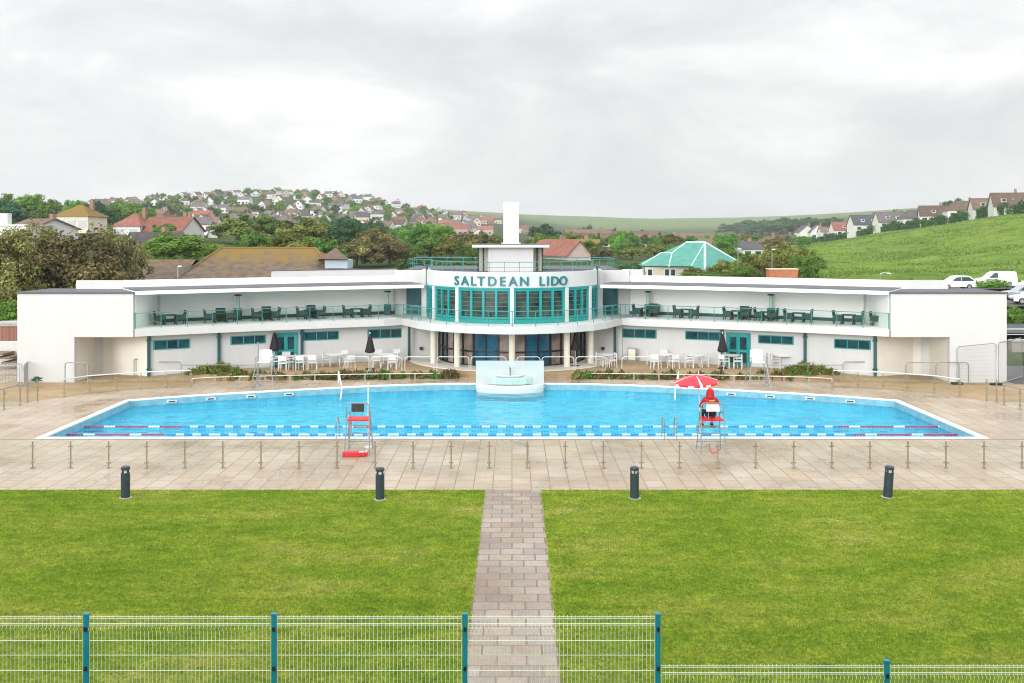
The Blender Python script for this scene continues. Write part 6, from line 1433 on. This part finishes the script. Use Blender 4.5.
# ------------------------------------------------------------------ vehicles
def car(prof, cabin, wd, paint, label, loc, rz, van=False, wheels=(.75, 3.2), wr=.31, lamp=True, name='parked_car', cat='car'):
    t = thing(name, label, cat, loc, rz, 'vehicles parked along the road behind the right end block')
    w = MB(); n = len(prof); vs = []
    for k, y in ((.94, -wd / 2), (1, -wd / 2 + .12), (1, wd / 2 - .12), (.94, wd / 2)):
        cx_ = sum(p[0] for p in prof) / n; vs += [(cx_ + (x - cx_) * (.985 if k < 1 else 1), y * (1 if z < .95 else .86), .25 + (z - .25) * (.985 if k < 1 else 1)) for x, z in prof]
    fs = [(j * n + i, j * n + (i + 1) % n, (j + 1) * n + (i + 1) % n, (j + 1) * n + i) for j in range(3) for i in range(n)]
    for j in (0, 3): fs += [tuple(i + j * n for i in q) for q in tessellate_polygon([[Vector((x, z, 0)) for x, z in prof]])]
    w.add(vs, fs); w.build('body', paint, t)
    for s in (-1, 1):
        for poly in cabin:
            w = MB(); y0 = s * (wd / 2 * .90 + .03); w.add([(x, y0 - s * .012 * (z > 1.3) - (s * .03 if z > 1.3 else 0), z) for x, z in poly] + [(x, y0 - s * .1, z) for x, z in poly], [tuple(range(len(poly)))] + [(i, (i + 1) % len(poly), (i + 1) % len(poly) + len(poly), i + len(poly)) for i in range(len(poly))]); w.build('window', 'pane', t)
        for x in wheels:
            w = MB(); w.tube([(x, s * (wd / 2 - .16), wr), (x, s * (wd / 2 + .02), wr)], wr, 16); o = w.build('wheel', 'rubber', t); w = MB(); w.tube([(x, s * (wd / 2), wr), (x, s * (wd / 2 + .035), wr)], wr * .6, 12); w.build('rim', 'steel', o)
        if lamp:
            w = MB(); w.box((prof[0][0] + .13, s * (wd / 2 - .25), .72), (.2, .3, .16)); w.build('headlight', 'lampglow', t); w = MB(); w.box((prof[0][0] + max(p[0] for p in prof) - .05, s * (wd / 2 - .14), .9), (.1, .16, .3)); w.build('tail_light', 'red', t)
            w = MB(); w.box((1.25, s * (wd / 2 + .09), 1.02), (.1, .2, .14)); w.build('wing_mirror', paint, t)
    w = MB(); w.box((prof[0][0] + .02, 0, .42), (.08, wd - .25, .2)); w.build('bumper', 'black', t)
    return t
vanp = [(0, .3), (0, .75), (.15, .95), (1.0, 1.12), (1.75, 1.75), (2.1, 1.84), (4.2, 1.84), (4.36, 1.7), (4.42, .9), (4.42, .3)]
vanw = [[(1.15, 1.12), (1.8, 1.68), (2.15, 1.70), (2.15, 1.12)]]
estp = [(0, .3), (0, .68), (.2, .82), (1.05, .95), (1.75, 1.42), (2.2, 1.48), (3.4, 1.46), (4.0, 1.1), (4.15, .95), (4.2, .3)]
estw = [[(1.25, .98), (1.82, 1.38), (2.3, 1.42), (2.3, .98)], [(2.38, .98), (2.38, 1.42), (3.2, 1.41), (3.7, 1.06), (3.7, .98)]]
p = at(976, 289, 116); zb = tz(p.x + 2, 116)
g0 = H - (289.5 - YH) * 116 / F
rd = MB()
def road_strip(pts, wid, z_of, name, m):
    w = MB(); vs = []
    for p in pts: vs += [(p[0], p[1] - wid / 2, z_of(p)), (p[0], p[1] + wid / 2, z_of(p))]
    w.add(vs, [(2 * i, 2 * i + 2, 2 * i + 3, 2 * i + 1) for i in range(len(pts) - 1)]); return tag(w.build(name, m), kind='structure')
mx_ = lambda X, Y, hw: max(tz(X, Y - hw), tz(X, Y), tz(X, Y + hw)) + .05
pts = [(x, 116.5) for x in np.linspace(30, 110, 17)]; zr = {round(a_[0], 3): mx_(a_[0], 116.5, 3.5) for a_ in pts}
road_strip(pts, 7, lambda p_: zr[round(p_[0], 3)], 'upper_road', 'asphalt')
zroad = lambda X, L_: float(np.interp(X, [a_[0] for a_ in pts], [zr[round(a_[0], 3)] for a_ in pts]))
car(vanp, vanw, 1.8, 'carwhite', 'white panel van parked on the upper road above the right end block', (p.x, 116, zroad(p.x + 2, 0) + .02), 0, wheels=(.8, 3.45), wr=.33, name='parked_van', cat='van')
p = at(939, 289, 113.5); car([(x * .97, z * 1.05) for x, z in estp], estw, 1.75, 'carwhite', 'white car with rounded roof seen just above the right parapet', (p.x, 113.8, zroad(p.x + 2, 0) + .02), 0)
pts2 = [(x, 101) for x in np.linspace(36, 110, 16)]; zr2 = {round(a_[0], 3): mx_(a_[0], 101, 6) for a_ in pts2}
road_strip(pts2, 12, lambda p_: zr2[round(p_[0], 3)], 'car_park', 'asphalt')
zr_2 = lambda X: float(np.interp(X, [a_[0] for a_ in pts2], [zr2[round(a_[0], 3)] for a_ in pts2])) + .02
p = at(1004, 305, 104); car(estp, estw, 1.75, 'carsilver', 'silver car parked beside the building corner at the right', (p.x, 104, zr_2(p.x)), 0)
p = at(1011, 312, 98); car(estp, estw, 1.75, 'carwhite', 'white car lowest in the car park at the right edge', (p.x, 98, zr_2(p.x)), R(-10))
p = at(1019, 292, 107); car(estp, estw, 1.75, 'carwhite', 'white car behind the silver one at the right edge', (p.x + .6, 109, zroad(p.x, 0)), 0)
p = at(1018, 302, 104); car(estp, estw, 1.75, 'cardark', 'dark car parked behind the silver one at the right edge', (p.x + 3, 103.4, zr_2(p.x)), 0)
# ------------------------------------------------------------------ outer left: retaining wall, floating steps, brick wall; outer right: low walls
w = MB(); w.b2((-60, 66, -.2), (-31.7, 66.4, 1.62)); tag(w.build('retaining_wall', 'white'), 'low white retaining wall with floating steps beside the left end block', 'wall')
o = thing('brick_wall', 'reddish brick wall with grey coping left of the left end block', 'wall'); w = MB(); w.b2((-60, 68.2, 0), (-32.6, 68.5, 2.45)); w.build('brickwork', 'redbrick', o); w = MB(); w.b2((-60, 68.1, 2.453), (-32.5, 68.6, 2.62)); w.b2((-60, 68.0, 2.62), (-32.4, 70, 2.75)); w.build('coping', 'kerb', o)
w = MB(); w.b2((-32.5, 68.1, 0), (-32.1, 68.6, 2.6)); w.build('end_pier', 'housebrick', o)
for x, y, lab in ((1.5, 353, 'highest'), (8, 356.8, 'middle'), (14.5, 361.5, 'lowest')):
    p = at(x, y, 65.2); w = MB(); w.box((0, 0, 0), (.95, 1.5, .11)); tag(w.build('step', 'timber', None, p), f'brown floating step on the white retaining wall, {lab} in the picture', 'step', 'floating steps beside the left end block')
o = thing('low_wall', 'low tan wall with rail beyond the right end block', 'wall'); w = MB(); w.b2((36, 72, -.3), (70, 72.5, 1.0)); w.build('wall', 'redbrick', o); w = MB(); w.b2((36, 71.9, 1.003), (70, 72.6, 1.12)); w.build('coping', 'kerb', o)
w = MB(); w.tube([(36, 73.6, 1.75), (70, 73.6, 1.75)], .04, 6); w.tube([(36, 73.6, 1.35), (70, 73.6, 1.35)], .03, 6)
for i in range(18): w.tube([(36 + 2 * i * .97, 73.6, .6), (36 + 2 * i * .97, 73.6, 1.75)], .035, 6)
tag(w.build('guard_rail', 'whitemetal'), 'white guard rail above the low tan wall at the right edge', 'rail')
pts3 = [(x, 79) for x in np.linspace(34, 90, 12)]; zr3 = {round(a_[0], 3): mx_(a_[0], 79, 4) for a_ in pts3}; road_strip(pts3, 8, lambda p_: zr3[round(p_[0], 3)], 'lower_road', 'asphalt')
for vals in list(KIND.values()) + list(EST.values()):
    for P in vals: P.drop()
for P in (PBg, PP, PH): P.drop()
# ------------------------------------------------------------------ camera, sky, sun
cam = bpy.data.cameras.new('camera'); co = bpy.data.objects.new('camera', cam); COL.objects.link(co)
cam.sensor_width = 36; cam.lens = 36 * F / 1024; cam.shift_y = -(341.5 - YH) / 1024; cam.clip_end = 8000; cam.clip_start = .1
co.location = (0, 0, H); co.rotation_euler = (R(90), 0, 0); scene.camera = co
EL, AZ = R(12), R(180 + 25)
wd = bpy.data.worlds.new('World'); scene.world = wd; wd.use_nodes = True
nt = wd.node_tree; L = nt.links; bg = nt.nodes['Background']; bg.inputs[1].default_value = 0.1
sky = nn(nt, 'ShaderNodeTexSky', sky_type='NISHITA'); sky.sun_disc = False; sky.sun_elevation = EL; sky.sun_rotation = AZ; sky.altitude = 20; sky.air_density = 1.2; sky.dust_density = 2.5
tc = nn(nt, 'ShaderNodeTexCoord'); sep = nn(nt, 'ShaderNodeSeparateXYZ'); L.new(tc.outputs['Generated'], sep.inputs[0])
mp = nn(nt, 'ShaderNodeMapping'); mp.inputs['Scale'].default_value = (1.0, 1.0, 2.6); mp.inputs['Location'].default_value = (.62, .2, .0); L.new(tc.outputs['Generated'], mp.inputs[0])
n1 = nn(nt, 'ShaderNodeTexNoise'); n1.inputs['Scale'].default_value = 3.4; n1.inputs['Detail'].default_value = 9; n1.inputs['Roughness'].default_value = .56; n1.inputs['Distortion'].default_value = .35
L.new(mp.outputs[0], n1.inputs['Vector'])
cl = ramp(nt, [(.28, (4.9, 5.1, 5.18)), (.42, (5.4, 5.55, 5.62)), (.52, (6.1, 6.2, 6.22)), (.64, (7.5, 7.5, 7.5))], n1.outputs[0])
# overcast luminance rises towards the zenith
mr = nn(nt, 'ShaderNodeMapRange'); mr.inputs[1].default_value = 0.2; mr.inputs[2].default_value = 1.0; mr.inputs[3].default_value = 1.0; mr.inputs[4].default_value = 2.8; L.new(sep.outputs['Z'], mr.inputs[0])
vm = nn(nt, 'ShaderNodeMix', data_type='RGBA', blend_type='MULTIPLY'); vm.inputs[0].default_value = 1; vm.clamp_result = False
L.new(cl, vm.inputs[6]); L.new(mr.outputs[0], vm.inputs[7])
# low sky behind the camera brightened as added fill; thinner, brighter cloud at left
mr2 = nn(nt, 'ShaderNodeMapRange'); mr2.inputs[1].default_value = 0.1; mr2.inputs[2].default_value = -.9; mr2.inputs[3].default_value = 1.0; mr2.inputs[4].default_value = 2.3; L.new(sep.outputs['Y'], mr2.inputs[0])
mr3 = nn(nt, 'ShaderNodeMapRange'); mr3.inputs[1].default_value = .25; mr3.inputs[2].default_value = .65; L.new(sep.outputs['Z'], mr3.inputs[0])
ml = nn(nt, 'ShaderNodeMix', data_type='FLOAT'); L.new(mr3.outputs[0], ml.inputs[0]); L.new(mr2.outputs[0], ml.inputs[2]); ml.inputs[3].default_value = 1.0
vm2 = nn(nt, 'ShaderNodeMix', data_type='RGBA', blend_type='MULTIPLY'); vm2.inputs[0].default_value = 1; vm2.clamp_result = False; L.new(vm.outputs[2], vm2.inputs[6]); mr4 = nn(nt, 'ShaderNodeMapRange'); mr4.inputs[1].default_value = .15; mr4.inputs[2].default_value = -.55; mr4.inputs[3].default_value = 1.0; mr4.inputs[4].default_value = 1.13; L.new(sep.outputs['X'], mr4.inputs[0])
mm_ = nn(nt, 'ShaderNodeMath', operation='MULTIPLY'); L.new(ml.outputs[0], mm_.inputs[0]); L.new(mr4.outputs[0], mm_.inputs[1]); L.new(mm_.outputs[0], vm2.inputs[7])
mx = nn(nt, 'ShaderNodeMix', data_type='RGBA'); mx.inputs[0].default_value = .93; L.new(sky.outputs[0], mx.inputs[6]); L.new(vm2.outputs[2], mx.inputs[7])
L.new(mx.outputs[2], bg.inputs[0])
sl = bpy.data.lights.new('sun', 'SUN'); sl.energy = 1.5; sl.angle = R(26); sl.color = (1, .992, .98)
so = bpy.data.objects.new('sun', sl); COL.objects.link(so); so.location = (-40, -60, 90)
d = Vector((math.sin(AZ) * math.cos(EL), math.cos(AZ) * math.cos(EL), math.sin(EL))); so.rotation_euler = d.to_track_quat('Z', 'Y').to_euler()
vs_ = scene.view_settings; vs_.view_transform = 'Standard'; vs_.look = 'None'; vs_.exposure = 0.48; vs_.gamma = 1; vs_.use_curve_mapping = False
hz = MB(); hz.b2((-3350, -70, -6), (3350, 3700, 140)); hm = bpy.data.materials.new('haze'); hm.use_nodes = True; hn = hm.node_tree; hn.nodes.clear()
ho = nn(hn, 'ShaderNodeOutputMaterial'); pv = nn(hn, 'ShaderNodeVolumePrincipled'); pv.inputs['Color'].default_value = (.93, .95, .97, 1); pv.inputs['Density'].default_value = .00017; hn.links.new(pv.outputs[0], ho.inputs['Volume'])
M['haze'] = hm; tag(hz.build('haze', 'haze'), kind='stuff')
# things that would share a label are told apart by their order across the view
dup = {}
for o in scene.objects:
    if o.parent is None and o.get('label'): dup.setdefault(o['label'], []).append(o)
for lab, os_ in dup.items():
    n = len(os_)
    if n == 1 or n > 4: continue
    os_.sort(key=lambda o: o.location.x / max(1, o.location.y))
    wd_ = {2: ['left of two', 'right of two'], 3: ['leftmost of three', 'middle of three', 'rightmost of three'], 4: ['leftmost of four', 'second of four', 'third of four', 'rightmost of four']}[n]
    for o, t_ in zip(os_, wd_): o['label'] = lab + ', ' + t_
scene.cycles.filter_width = 1.05
scene.cycles.use_denoising = True
scene.cycles.max_bounces = 8; scene.cycles.transparent_max_bounces = 16
